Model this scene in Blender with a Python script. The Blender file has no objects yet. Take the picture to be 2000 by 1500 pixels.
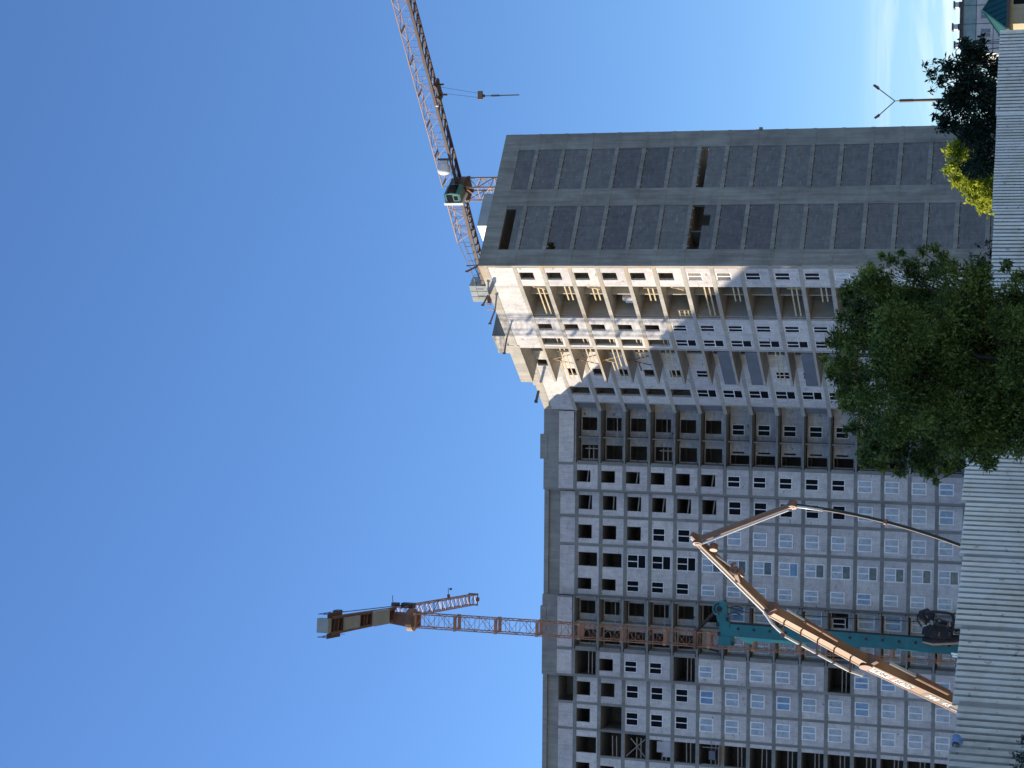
import bpy, bmesh, math, random
from mathutils import Vector, Matrix
random.seed(7)
scene = bpy.context.scene
COL = scene.collection
R = math.radians

# ------------------------------------------------------------------ camera model
F = 3480.5; PITCH = R(17.558); ROLL = R(-1.289); EYE = 1.6

def ray(x, y):
    a, b = 750 - y, 1000 - x
    c, s = math.cos(ROLL), math.sin(ROLL)
    a, b = c*a + s*b, -s*a + c*b
    yc = b / F
    return Vector((a / F, math.cos(PITCH) - yc*math.sin(PITCH), yc*math.cos(PITCH) + math.sin(PITCH)))

def at(x, y, Y):                       # point seen at photo pixel (x, y), Y metres away
    r = ray(x, y); r = r * (Y / r.y)
    return Vector((r.x, r.y, r.z + EYE))

# ------------------------------------------------------------------ materials
def new_mat(name):
    m = bpy.data.materials.new(name); m.use_nodes = True
    nt = m.node_tree; nt.nodes.clear()
    out = nt.nodes.new('ShaderNodeOutputMaterial')
    b = nt.nodes.new('ShaderNodeBsdfPrincipled')
    nt.links.new(b.outputs[0], out.inputs[0])
    return m, nt, b, out

def rgb(c): return (c[0], c[1], c[2], 1)

def ramp(nt, stops):
    n = nt.nodes.new('ShaderNodeValToRGB')
    el = n.color_ramp.elements
    el[0].position, el[0].color = stops[0][0], rgb(stops[0][1])
    el[1].position, el[1].color = stops[-1][0], rgb(stops[-1][1])
    for p, c in stops[1:-1]:
        e = el.new(p); e.color = rgb(c)
    return n

def noise(nt, vec, scale, detail=6, rough=.6, dist=0):
    n = nt.nodes.new('ShaderNodeTexNoise')
    n.inputs['Scale'].default_value = scale; n.inputs['Detail'].default_value = detail
    n.inputs['Roughness'].default_value = rough; n.inputs['Distortion'].default_value = dist
    nt.links.new(vec, n.inputs['Vector'])
    return n

def mix(nt, a, b, fac, mode='MIX'):
    n = nt.nodes.new('ShaderNodeMix'); n.data_type = 'RGBA'; n.blend_type = mode
    for sock, v in ((n.inputs[0], fac), (n.inputs[6], a), (n.inputs[7], b)):
        if isinstance(v, (int, float)): sock.default_value = v
        elif isinstance(v, tuple): sock.default_value = rgb(v)
        else: nt.links.new(v, sock)
    return n.outputs[2]

def coord(nt, kind='Object', scale=(1, 1, 1)):
    t = nt.nodes.new('ShaderNodeTexCoord'); m = nt.nodes.new('ShaderNodeMapping')
    m.inputs['Scale'].default_value = scale
    nt.links.new(t.outputs[kind], m.inputs[0])
    return m.outputs[0]

def bump(nt, b, h, strength=.3, dist=.02):
    n = nt.nodes.new('ShaderNodeBump'); n.inputs['Strength'].default_value = strength
    n.inputs['Distance'].default_value = dist
    nt.links.new(h, n.inputs['Height']); nt.links.new(n.outputs[0], b.inputs['Normal'])

def m_concrete(name, dark, light, streak=.5, warm=None):
    m, nt, b, o = new_mat(name)
    v = coord(nt); n1 = noise(nt, v, .35, 8, .65, .4)
    r1 = ramp(nt, [(.3, dark), (.5, tuple((d+l)/2 for d, l in zip(dark, light))), (.7, light)])
    nt.links.new(n1.outputs[0], r1.inputs[0])
    vs = coord(nt, 'Object', (1.7, 1.7, .12)); n2 = noise(nt, vs, 1.2, 5, .7)
    r2 = ramp(nt, [(.35, (.72, .71, .69)), (.62, (1.08, 1.08, 1.08))]); nt.links.new(n2.outputs[0], r2.inputs[0])
    c = mix(nt, r1.outputs[0], r2.outputs[0], streak, 'MULTIPLY')
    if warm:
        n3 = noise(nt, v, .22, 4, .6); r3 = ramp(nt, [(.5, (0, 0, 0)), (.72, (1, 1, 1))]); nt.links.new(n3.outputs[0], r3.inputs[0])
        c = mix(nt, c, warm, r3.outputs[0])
    nt.links.new(c, b.inputs['Base Color']); b.inputs['Roughness'].default_value = .92
    n4 = noise(nt, v, 6, 6, .6); bump(nt, b, n4.outputs[0], .25, .03)
    return m

def m_block(name, base, joint, smear, bw=.62, bh=.25, smear_at=.66, tint=.1, cell=(3.1, 3.0), vary=.13):
    """autoclaved block masonry: UV in metres"""
    m, nt, b, o = new_mat(name)
    uv = coord(nt, 'UV')
    br = nt.nodes.new('ShaderNodeTexBrick'); nt.links.new(uv, br.inputs[0])
    br.inputs['Scale'].default_value = 1; br.inputs['Brick Width'].default_value = bw
    br.inputs['Row Height'].default_value = bh; br.inputs['Mortar Size'].default_value = .012
    br.inputs['Mortar Smooth'].default_value = .3
    br.inputs['Color1'].default_value = rgb(base)
    br.inputs['Color2'].default_value = rgb(tuple(v*(1-tint) for v in base))
    br.inputs['Mortar'].default_value = rgb(joint)
    v = coord(nt); n1 = noise(nt, v, .9, 6, .7, .6)
    r1 = ramp(nt, [(.34, (.8, .8, .82)), (.6, (1.04, 1.04, 1.03))]); nt.links.new(n1.outputs[0], r1.inputs[0])
    c = mix(nt, br.outputs[0], r1.outputs[0], .8, 'MULTIPLY')
    vu = coord(nt, 'UV', (1, 2.2, 1)); n2 = noise(nt, vu, 1.1, 5, .62, .5)
    r2 = ramp(nt, [(smear_at, (0, 0, 0)), (smear_at+.05, (1, 1, 1))]); nt.links.new(n2.outputs[0], r2.inputs[0])
    c = mix(nt, c, smear, r2.outputs[0])
    vst = coord(nt, 'UV', (3.2, .45, 1)); ns = noise(nt, vst, 1.0, 6, .68, .3)
    rst = ramp(nt, [(.36, (.74, .73, .72)), (.56, (1.03, 1.03, 1.03))]); nt.links.new(ns.outputs[0], rst.inputs[0])
    c = mix(nt, c, rst.outputs[0], .55, 'MULTIPLY')
    mp = nt.nodes.new('ShaderNodeMapping'); mp.inputs['Location'].default_value = (-.1, -1.17, 0); nt.links.new(uv, mp.inputs[0])
    sn = nt.nodes.new('ShaderNodeVectorMath'); sn.operation = 'SNAP'; sn.inputs[1].default_value = (cell[0], cell[1], 1); nt.links.new(mp.outputs[0], sn.inputs[0])
    wn = nt.nodes.new('ShaderNodeTexWhiteNoise'); nt.links.new(sn.outputs[0], wn.inputs['Vector'])
    r3 = ramp(nt, [(0, (1-vary, 1-vary, 1-vary*.8)), (1, (1+vary*.6, 1+vary*.6, 1+vary*.5))]); nt.links.new(wn.outputs['Value'], r3.inputs[0])
    c = mix(nt, c, r3.outputs[0], 1.0, 'MULTIPLY')
    nt.links.new(c, b.inputs['Base Color']); b.inputs['Roughness'].default_value = .95
    n4 = noise(nt, v, 9, 4); bump(nt, b, n4.outputs[0], .2, .02)
    return m

def m_paint(name, col, rough=.45, rust=(.12, .05, .02), amount=.5, metal=0.0, sc=1.5):
    m, nt, b, o = new_mat(name)
    v = coord(nt); n1 = noise(nt, v, sc, 8, .7, .3)
    r1 = ramp(nt, [(.5, (0, 0, 0)), (.75, (amount, amount, amount))]); nt.links.new(n1.outputs[0], r1.inputs[0])
    n2 = noise(nt, v, sc*.4, 3, .5); r2 = ramp(nt, [(.3, tuple(x*.8 for x in col)), (.7, tuple(min(1, x*1.15) for x in col))])
    nt.links.new(n2.outputs[0], r2.inputs[0])
    c = mix(nt, r2.outputs[0], rust, r1.outputs[0])
    nt.links.new(c, b.inputs['Base Color']); b.inputs['Roughness'].default_value = rough; b.inputs['Metallic'].default_value = metal
    return m

def m_glass(name, col, rough, spec=.5, vary=.35):
    m, nt, b, o = new_mat(name)
    v = coord(nt, 'Object', (1, 1, 1))
    gi = nt.nodes.new('ShaderNodeObjectInfo')
    n1 = nt.nodes.new('ShaderNodeTexNoise'); n1.noise_dimensions = '4D'; n1.inputs['Scale'].default_value = 1.6; n1.inputs['Detail'].default_value = 4
    n1.inputs['Distortion'].default_value = .85
    ml = nt.nodes.new('ShaderNodeMath'); ml.operation = 'MULTIPLY'; ml.inputs[1].default_value = 60
    nt.links.new(gi.outputs['Random'], ml.inputs[0]); nt.links.new(ml.outputs[0], n1.inputs['W'])
    nt.links.new(v, n1.inputs['Vector'])
    r1 = ramp(nt, [(.32, tuple(x*(1-vary) for x in col)), (.68, tuple(min(1, x*(1+vary*.5)) for x in col))])
    nt.links.new(n1.outputs[0], r1.inputs[0])
    nt.links.new(r1.outputs[0], b.inputs['Base Color'])
    b.inputs['Roughness'].default_value = rough; b.inputs['Specular IOR Level'].default_value = spec
    bump(nt, b, n1.outputs[0], .06, .05)
    return m

def m_leaf(name, c0, c1, c2, trans=.35, sc=2.0):
    m = bpy.data.materials.new(name); m.use_nodes = True
    nt = m.node_tree; nt.nodes.clear()
    out = nt.nodes.new('ShaderNodeOutputMaterial')
    v = coord(nt); n1 = noise(nt, v, sc, 3, .6); n2 = noise(nt, v, sc*9, 2, .5)
    ad = nt.nodes.new('ShaderNodeMath'); ad.operation = 'MULTIPLY_ADD'; ad.inputs[1].default_value = .6; ad.inputs[2].default_value = .2
    nt.links.new(n1.outputs[0], ad.inputs[0])
    a2 = nt.nodes.new('ShaderNodeMath'); a2.operation = 'MULTIPLY_ADD'; a2.inputs[1].default_value = .8
    nt.links.new(n2.outputs[0], a2.inputs[0]); 
    sb = nt.nodes.new('ShaderNodeMath'); sb.operation = 'SUBTRACT'; sb.inputs[1].default_value = .4
    nt.links.new(ad.outputs[0], sb.inputs[0]); nt.links.new(sb.outputs[0], a2.inputs[2])
    r = ramp(nt, [(.36, c0), (.5, c1), (.66, c2)]); nt.links.new(a2.outputs[0], r.inputs[0])
    d = nt.nodes.new('ShaderNodeBsdfPrincipled'); d.inputs['Roughness'].default_value = .8
    d.inputs['Specular IOR Level'].default_value = .25
    t = nt.nodes.new('ShaderNodeBsdfTranslucent')
    nt.links.new(r.outputs[0], d.inputs['Base Color']); nt.links.new(r.outputs[0], t.inputs[0])
    mx = nt.nodes.new('ShaderNodeMixShader'); mx.inputs[0].default_value = trans
    nt.links.new(d.outputs[0], mx.inputs[1]); nt.links.new(t.outputs[0], mx.inputs[2]); nt.links.new(mx.outputs[0], out.inputs[0])
    return m

M = {}
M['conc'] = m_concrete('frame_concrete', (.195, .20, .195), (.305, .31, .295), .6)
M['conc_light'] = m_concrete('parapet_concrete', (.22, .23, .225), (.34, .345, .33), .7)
M['conc_sunlit'] = m_concrete('sunlit_tone_concrete', (.33, .32, .29), (.50, .48, .43), .6, (.40, .31, .20))  # lit copy of the frame concrete, sunlight's cream put into the colour
M['conc_gable'] = m_concrete('gable_concrete', (.21, .205, .18), (.35, .34, .295), 1.0)
M['conc_int'] = m_concrete('interior_shade_concrete', (.10, .10, .10), (.17, .165, .16), .4)  # darker than the frame concrete, room shade put into the colour
M['block'] = m_block('white_block_masonry', (.67, .655, .645), (.53, .52, .515), (.25, .25, .255), smear_at=.635)
M['block_rough'] = m_block('smeared_block_masonry', (.60, .585, .575), (.40, .39, .385), (.16, .155, .155), smear_at=.62, tint=.22)
M['gable'] = m_block('dark_gable_masonry', (.20, .197, .19), (.16, .158, .153), (.265, .26, .245), .6, .25, .62, .2, (7.85, 3.0), .22)
M['pvc'] = m_paint('white_window_plastic', (.86, .87, .88), .4, (.75, .75, .76), .2)
M['glass_room_shade'] = m_glass('dark_glass_and_room_shade', (.007, .008, .012), .3, .06, .4)  # dark glass; in the tower's frames it stands in for unlit rooms
M['glass_film_sky'] = m_glass('film_and_sky_tone_glass', (.36, .42, .50), .2, .9, .3)  # light blue base carries both protective film and reflected sky
M['glass_sky'] = m_glass('sky_blue_glass', (.15, .27, .45), .12, .9, .35)
M['glass_low'] = m_glass('grey_lower_panel_glass', (.09, .105, .11), .12, .8, .75)
M['wood'] = m_paint('raw_timber', (.58, .47, .28), .85, (.2, .15, .1), .6, 0, 4)
M['wood_dark'] = m_paint('weathered_timber', (.30, .27, .23), .9, (.15, .13, .11), .6, 0, 4)
M['sheet'] = m_paint('grey_balcony_sheet', (.14, .155, .185), .7, (.12, .13, .15), .5)
M['plastic'] = m_paint('clear_dust_sheet', (.4, .4, .43), .4, (.3, .25, .25), .6)
M['steel'] = m_paint('dark_steel', (.05, .05, .055), .5, (.09, .05, .03), .6)
M['rust'] = m_paint('rusty_steel', (.19, .105, .07), .7, (.07, .035, .025), .8)
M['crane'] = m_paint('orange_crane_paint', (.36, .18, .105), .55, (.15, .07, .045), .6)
M['crane_y'] = m_paint('sun_washed_crane_paint', (.44, .27, .15), .5, (.3, .17, .09), .5)  # paint paled, the sun's wash put into the colour
M['crane_dk'] = m_paint('dark_crane_chord', (.085, .05, .038), .6, (.05, .03, .025), .6)
M['cw'] = m_concrete('counterweight_concrete', (.30, .335, .33), (.42, .45, .45), .3)
M['cab'] = m_paint('green_cab_paint', (.03, .16, .13), .35, (.02, .08, .07), .3)
M['white'] = m_paint('white_paint', (.8, .8, .78), .5, (.6, .58, .55), .3)
M['boom'] = m_paint('orange_boom_paint', (.28, .16, .082), .6, (.16, .10, .07), .75, 0, 1.1)
M['boom_dk'] = m_paint('brown_boom_paint', (.24, .12, .075), .5, (.08, .04, .03), .6)
M['chrome'] = m_paint('chromed_rod', (.75, .77, .8), .18, (.5, .5, .5), .2, .9)
M['pipe'] = m_paint('white_delivery_pipe', (.8, .78, .72), .4, (.5, .45, .38), .4)
M['black'] = m_paint('black_rubber', (.018, .018, .02), .6, (.03, .03, .03), .4)
M['greyband'] = m_paint('grey_boom_band', (.10, .085, .075), .5, (.07, .06, .05), .4)
M['redmark'] = m_paint('red_round_mark', (.6, .12, .08), .5, (.5, .1, .06), .2)
M['teal'] = m_paint('teal_rig_paint', (.014, .165, .185), .5, (.03, .07, .075), .85, 0, 1.3)
M['teal_lt'] = m_paint('lit_edge_teal_paint', (.10, .42, .38), .35, (.06, .3, .28), .4)  # paler teal, the mast's lit left edge put into the colour
M['machine'] = m_paint('grimy_machine_steel', (.022, .023, .026), .9, (.08, .065, .055), .9, 0, 3)
M['lampsteel'] = m_paint('lamp_post_steel', (.10, .065, .06), .5, (.06, .04, .035), .5)
M['bark'] = m_paint('tree_bark', (.06, .045, .03), .95, (.03, .025, .02), .7, 0, 6)
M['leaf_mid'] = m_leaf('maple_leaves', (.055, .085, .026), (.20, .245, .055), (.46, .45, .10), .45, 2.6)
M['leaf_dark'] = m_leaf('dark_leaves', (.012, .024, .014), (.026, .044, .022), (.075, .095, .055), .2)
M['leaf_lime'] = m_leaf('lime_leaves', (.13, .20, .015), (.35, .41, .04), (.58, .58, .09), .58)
M['leaf_grey'] = m_leaf('grey_weed_leaves', (.05, .065, .055), (.09, .105, .085), (.14, .155, .12), .3)
M['roof_green'] = m_paint('green_metal_roof', (.012, .085, .075), .4, (.01, .05, .05), .4)
M['trim_green'] = m_paint('pale_green_trim', (.14, .30, .22), .5, (.1, .22, .17), .4)
M['beige'] = m_concrete('beige_render', (.36, .31, .20), (.50, .44, .30), .4)
M['far_teal'] = m_paint('teal_facade_panel', (.25, .36, .36), .7, (.21, .3, .3), .4)
M['far_white'] = m_paint('pale_facade_panel', (.56, .58, .57), .7, (.48, .50, .49), .4)
M['far_glass'] = m_glass('far_window_glass', (.08, .11, .2), .12, .6, .5)
M['chimney'] = m_paint('chimney_brick', (.13, .09, .085), .9, (.3, .28, .25), .5)
M['blue_cloth'] = m_paint('blue_cloth', (.26, .36, .56), .9, (.5, .55, .65), .6, 0, 8)

def m_galv():
    m, nt, b, o = new_mat('galvanised_sheet')
    v = coord(nt); n1 = noise(nt, v, 1.3, 6, .7, .5)
    r1 = ramp(nt, [(.3, (.58, .525, .475)), (.7, (.80, .725, .655))]); nt.links.new(n1.outputs[0], r1.inputs[0])
    n3 = noise(nt, v, 14, 3, .5); r3 = ramp(nt, [(.66, (0, 0, 0)), (.72, (.7, .7, .7))]); nt.links.new(n3.outputs[0], r3.inputs[0])
    c = mix(nt, r1.outputs[0], (.2, .19, .18), r3.outputs[0])
    nt.links.new(c, b.inputs['Base Color']); b.inputs['Metallic'].default_value = .55
    r2 = ramp(nt, [(.3, (.36, .36, .36)), (.7, (.5, .5, .5))]); nt.links.new(n1.outputs[0], r2.inputs[0])
    nt.links.new(r2.outputs[0], b.inputs['Roughness'])
    vst = coord(nt, 'Object', (5, 5, .35)); n6 = noise(nt, vst, 1.2, 6, .7)
    r6 = ramp(nt, [(.34, (.70, .68, .65)), (.6, (1.03, 1.03, 1.03))]); nt.links.new(n6.outputs[0], r6.inputs[0])
    c = mix(nt, c, r6.outputs[0], .8, 'MULTIPLY'); nt.links.new(c, b.inputs['Base Color'])
    n5 = noise(nt, v, 1.6, 3); bump(nt, b, n5.outputs[0], .35, .1)
    return m
M['galv'] = m_galv()

def m_ground():
    m, nt, b, o = new_mat('dusty_ground')
    v = coord(nt); n1 = noise(nt, v, .15, 8, .7)
    r1 = ramp(nt, [(.35, (.14, .14, .09)), (.5, (.27, .24, .19)), (.7, (.36, .32, .26))]); nt.links.new(n1.outputs[0], r1.inputs[0])
    nt.links.new(r1.outputs[0], b.inputs['Base Color']); b.inputs['Roughness'].default_value = 1
    return m
M['ground'] = m_ground()

# ------------------------------------------------------------------ mesh builder
WORLD_OFF = {}
class Frame:
    def __init__(s, P, d, n): s.P, s.d, s.n = Vector((P[0], P[1], 0)), Vector((d[0], d[1], 0)), Vector((n[0], n[1], 0))
    def __call__(s, a, b, z): return s.P + s.d*a + s.n*b + Vector((0, 0, z))

class MB:
    def __init__(s): s.v, s.f, s.uv, s.mi, s.mats, s.cur = [], [], [], [], [], 0
    def mat(s, m):
        if m not in s.mats: s.mats.append(m)
        s.cur = s.mats.index(m); return s
    def face(s, idx, uvs=None):
        s.f.append(idx); s.uv.append(uvs or [(0, 0)]*len(idx)); s.mi.append(s.cur)
    def hexa(s, c, uvd=None):
        b = len(s.v); s.v += [Vector(p) for p in c]
        sx = (s.v[b+1]-s.v[b]).length; sy = (s.v[b+3]-s.v[b]).length; sz = (s.v[b+4]-s.v[b]).length
        u0, w0 = uvd if uvd else (0, 0)
        Q = [((0, 3, 2, 1), 'b'), ((4, 5, 6, 7), 'b'), ((0, 1, 5, 4), 's'), ((2, 3, 7, 6), 's'), ((1, 2, 6, 5), 'd'), ((3, 0, 4, 7), 'd')]
        for q, k in Q:
            if k == 'b': uv = [(0, 0), (sx, 0), (sx, sy), (0, sy)]
            elif k == 's': uv = [(u0, w0), (u0+sx, w0), (u0+sx, w0+sz), (u0, w0+sz)]
            else: uv = [(0, w0), (sy, w0), (sy, w0+sz), (0, w0+sz)]
            if q == (2, 3, 7, 6): uv = [(u0+sx, w0), (u0, w0), (u0, w0+sz), (u0+sx, w0+sz)]
            s.face([b+i for i in q], uv)
    def box(s, fr, a0, a1, d0, d1, z0, z1):
        s.hexa([fr(a0, d0, z0), fr(a1, d0, z0), fr(a1, d1, z0), fr(a0, d1, z0),
                fr(a0, d0, z1), fr(a1, d0, z1), fr(a1, d1, z1), fr(a0, d1, z1)], (a0, z0))
    def cube(s, c, size, rz=0):
        c = Vector(c); hx, hy, hz = size[0]/2, size[1]/2, size[2]/2
        rm = Matrix.Rotation(rz, 3, 'Z')
        s.hexa([c + rm @ Vector((x*hx, y*hy, z*hz)) for z in (-1, 1) for x, y in ((-1, -1), (1, -1), (1, 1), (-1, 1))])
    def bar(s, p0, p1, w, h=None, up=None):
        """rectangular bar from p0 to p1"""
        p0, p1 = Vector(p0), Vector(p1); h = w if h is None else h
        d = p1 - p0
        if d.length < 1e-6: return
        d.normalize()
        u = Vector(up) if up is not None else Vector((0, 0, 1))
        if abs(d.dot(u)) > .98: u = Vector((1, 0, 0))
        sx = d.cross(u).normalized(); uy = sx.cross(d).normalized()
        a, b = sx*w/2, uy*h/2
        s.hexa([p0-a-b, p0+a-b, p0+a+b, p0-a+b, p1-a-b, p1+a-b, p1+a+b, p1-a+b])
    def taper(s, p0, p1, w0, h0, w1, h1, up):
        p0, p1 = Vector(p0), Vector(p1); d = (p1-p0).normalized(); u = Vector(up)
        sx = d.cross(u).normalized(); uy = sx.cross(d).normalized()
        c = []
        for p, w, h in ((p0, w0, h0), (p1, w1, h1)):
            a, b = sx*w/2, uy*h/2; c += [p-a-b, p+a-b, p+a+b, p-a+b]
        s.hexa(c)
    def tube(s, pts, r, n=8, caps=True):
        pts = [Vector(p) for p in pts]; rs = r if isinstance(r, (list, tuple)) else [r]*len(pts)
        b = len(s.v); ref = None
        for i, p in enumerate(pts):
            d = (pts[min(i+1, len(pts)-1)] - pts[max(i-1, 0)]).normalized()
            if ref is None or abs(ref.dot(d)) > .95:
                ref = Vector((0, 0, 1)) if abs(d.z) < .9 else Vector((1, 0, 0))
            sx = d.cross(ref).normalized(); uy = sx.cross(d).normalized(); ref = uy
            for k in range(n):
                t = 2*math.pi*k/n
                s.v.append(p + sx*math.cos(t)*rs[i] + uy*math.sin(t)*rs[i])
        for i in range(len(pts)-1):
            for k in range(n):
                k2 = (k+1) % n
                s.face([b+i*n+k, b+i*n+k2, b+(i+1)*n+k2, b+(i+1)*n+k])
        if caps:
            s.face([b+k for k in range(n)][::-1]); e = b+(len(pts)-1)*n; s.face([e+k for k in range(n)])
    def prism(s, poly, z0, z1):
        b = len(s.v); n = len(poly)
        s.v += [Vector((p[0], p[1], z0)) for p in poly] + [Vector((p[0], p[1], z1)) for p in poly]
        for i in range(n):
            j = (i+1) % n; L = (Vector(poly[j])-Vector(poly[i])).length
            s.face([b+i, b+j, b+n+j, b+n+i], [(0, z0), (L, z0), (L, z1), (0, z1)])
        s.face([b+i for i in range(n)][::-1]); s.face([b+n+i for i in range(n)])
    def loft(s, rings, caps=True):
        b = len(s.v); n = len(rings[0])
        for r_ in rings: s.v += [Vector(p) for p in r_]
        for i in range(len(rings)-1):
            for k in range(n):
                k2 = (k+1) % n
                s.face([b+i*n+k, b+i*n+k2, b+(i+1)*n+k2, b+(i+1)*n+k])
        if caps:
            s.face([b+k for k in range(n)][::-1]); e = b+(len(rings)-1)*n; s.face([e+k for k in range(n)])
    def wall(s, fr, a0, a1, z0, z1, d0, d1, holes=()):
        """wall slab with rectangular holes (a, b, za, zb)"""
        A = sorted({a0, a1, *[min(max(v, a0), a1) for h in holes for v in h[:2]]})
        Z = sorted({z0, z1, *[min(max(v, z0), z1) for h in holes for v in h[2:]]})
        for i in range(len(A)-1):
            run = None
            for j in range(len(Z)-1):
                ca, cz = (A[i]+A[i+1])/2, (Z[j]+Z[j+1])/2
                inside = any(h[0] < ca < h[1] and h[2] < cz < h[3] for h in holes)
                if not inside: run = (Z[j] if run is None else run[0], Z[j+1])
                if (inside or j == len(Z)-2) and run:
                    s.box(fr, A[i], A[i+1], d0, d1, run[0], run[1]); run = None
    def build(s, name, parent=None, mats=None, recalc=True, smooth=False, loc=None):
        off = WORLD_OFF[parent.name] if parent is not None else Vector((0, 0, 0))
        org = off if loc is None else Vector(loc)
        me = bpy.data.meshes.new(name)
        me.from_pydata([tuple(v-org) for v in s.v], [], s.f)
        ul = me.uv_layers.new(name='UVMap')
        flat = [c for f in s.uv for uv in f for c in uv]
        ul.data.foreach_set('uv', flat)
        me.polygons.foreach_set('material_index', s.mi)
        for m in s.mats: me.materials.append(m)
        me.update()
        if recalc:
            bm = bmesh.new(); bm.from_mesh(me); bmesh.ops.recalc_face_normals(bm, faces=bm.faces); bm.to_mesh(me); bm.free()
        if smooth: me.polygons.foreach_set('use_smooth', [True]*len(me.polygons))
        o = bpy.data.objects.new(name, me); COL.objects.link(o)
        o.location = org - off
        if parent is not None: o.parent = parent
        WORLD_OFF[o.name] = org.copy()
        return o

def tag(o, label=None, cat=None, group=None, kind=None):
    for k, v in (('label', label), ('category', cat), ('group', group), ('kind', kind)):
        if v: o[k] = v
    return o

def thing(name, loc, label, cat, group=None):
    o = bpy.data.objects.new(name, None); COL.objects.link(o); o.location = Vector(loc)
    o.empty_display_size = .5
    WORLD_OFF[o.name] = Vector(loc)
    return tag(o, label, cat, group)

# ================================================================== SETTING
g = MB().mat(M['ground'])
N = 60; S = 4000.0
gv = [(-S, -S), (S, -S), (S, S), (-S, S)]
g.v += [Vector((x, y, 0)) for x, y in gv]; g.face([0, 1, 2, 3])
tag(g.build('ground', recalc=False), 'dusty ground of the building site', 'ground', kind='structure')

# ================================================================== APARTMENT BUILDING
H = 3.0; ZS = 58.17; ZROOF = 62.1
zk = lambda k: ZS - H*k
KMAX = 18
def unit(a): return (math.cos(R(a)), math.sin(R(a)))
Cc = Vector((12.4, 178.3)); dM = Vector(unit(125.5)); nM = Vector((-dM.y, dM.x))
if nM.y > 0: nM = -nM
dR = Vector(unit(30.3)); nR = Vector((dR.y, -dR.x))
I = Vector((-2.95, 204.1)); dL = Vector(unit(177.3)); nL = Vector((-dL.y, dL.x))
if nL.y > 0: nL = -nL
LM1 = 14.4; STEP = 2.6; LR = 17.45
E1 = Cc + dM*LM1; E1s = E1 - nM*STEP
dM2 = (I - E1s).normalized(); LM2 = (I - E1s).length
nM2 = Vector((-dM2.y, dM2.x))
if nM2.y > 0: nM2 = -nM2
Rr = Cc + dR*LR
fM, fM2, fR, fL = Frame(Cc, dM, nM), Frame(E1s, dM2, nM2), Frame(Cc, dR, nR), Frame(I, dL, nL)
BLD = thing('apartment_building', (I.x, I.y, 0), 'unfinished concrete and white block apartment tower with one sunlit wing and a grey gable', 'building')
REC = -.9
LEND = 74.0
# zones of the long wing: (from, to, offset)
ZON = [(0.0, 9.55, 0), (9.55, 22.2, REC), (22.2, 31.85, 0), (31.85, LEND, REC)]
st, sb = .22, .21         # slab above / below centre line

frame = MB().mat(M['conc'])
walls_L = MB().mat(M['block'])
walls_M = MB().mat(M['block'])
rough_L = MB().mat(M['block_rough'])
corner_w = MB().mat(M['block_rough']); rough_A = MB().mat(M['block_rough']); rough_C = MB().mat(M['block_rough'])
roofp = MB().mat(M['conc_light'])
roofM = MB().mat(M['conc_sunlit'])
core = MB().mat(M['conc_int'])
gab_f = MB().mat(M['conc_gable'])
clips = MB().mat(M['conc_light'])
gab_w = MB().mat(M['gable'])
class Props:
    def bar(s, *a):
        m = MB().mat(M['wood_dark']); m.bar(*a); m.build('timber_prop', BLD)
posts = Props()
DEP = 15.0
MRpoly = [Cc, E1, E1s, I, I - nL*DEP, Vector((11.4, 211.8)), Rr]
T = E1 + dM*6.3; T2 = T - nM*STEP
balcony = MB().mat(M['conc_sunlit'])
for k in range(0, KMAX+1):
    z0, z1 = zk(k)-sb, zk(k)+st
    for a, b, o in ZON:
        log1 = [(a, b)]
        if a == 0.0: log1 = [(0.0, 6.2), (6.2, 9.55)]
        if a == 22.2: log1 = [(22.2, 28.55), (28.55, 31.85)]
        for (p, q) in log1:
            thin = (p == 0.0 or p == 22.2)
            frame.box(fL, p, q, -DEP, o, z0 + (.12 if thin else 0), z1 - (.1 if thin else 0))
    frame.mat(M['conc_sunlit']); frame.prism(MRpoly, z0+.002, z1-.002); frame.mat(M['conc'])
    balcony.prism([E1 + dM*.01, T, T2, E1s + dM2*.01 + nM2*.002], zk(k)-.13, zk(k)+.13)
# roof slabs, roof beams / parapets
for a, b, o in ZON:
    roofp.box(fL, a, b, -DEP, o+.004, 60.25, 61.55)
    roofp.box(fL, a, b, -.5, o-.03, 61.55, ZROOF)
    roofp.box(fL, a, b, -DEP, -DEP+.4, 61.55, ZROOF)
roofp.box(fL, 2.95, 5.9, -.6, .05, 61.6, ZROOF+.42)
roofp.box(fL, 23.6, 26.6, -.6, .05, 61.6, ZROOF+.22)
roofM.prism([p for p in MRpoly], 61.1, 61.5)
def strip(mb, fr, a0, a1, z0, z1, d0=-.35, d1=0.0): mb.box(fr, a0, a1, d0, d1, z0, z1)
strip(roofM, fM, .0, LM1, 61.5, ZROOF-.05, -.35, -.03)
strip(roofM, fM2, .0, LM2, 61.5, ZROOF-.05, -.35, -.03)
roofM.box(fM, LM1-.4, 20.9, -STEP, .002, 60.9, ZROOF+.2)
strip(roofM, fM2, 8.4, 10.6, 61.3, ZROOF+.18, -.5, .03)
strip(gab_f, fR, 0.0, LR, 61.5, ZROOF, -.35, -.005)
gab_f.box(fR, 0.01, LR, -.4, .012, 60.24, 61.5)

# -------- window bookkeeping
WIN = []          # (frame, centre a, z top, width, height, style, offset)
def win(fr, a0, a1, ztop, h, style, off): WIN.append((fr, a0, a1, ztop, h, style, off))

def style_for(k, opens, darks):
    if k <= opens: return None
    return 'dark' if k <= darks else 'light'

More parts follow.
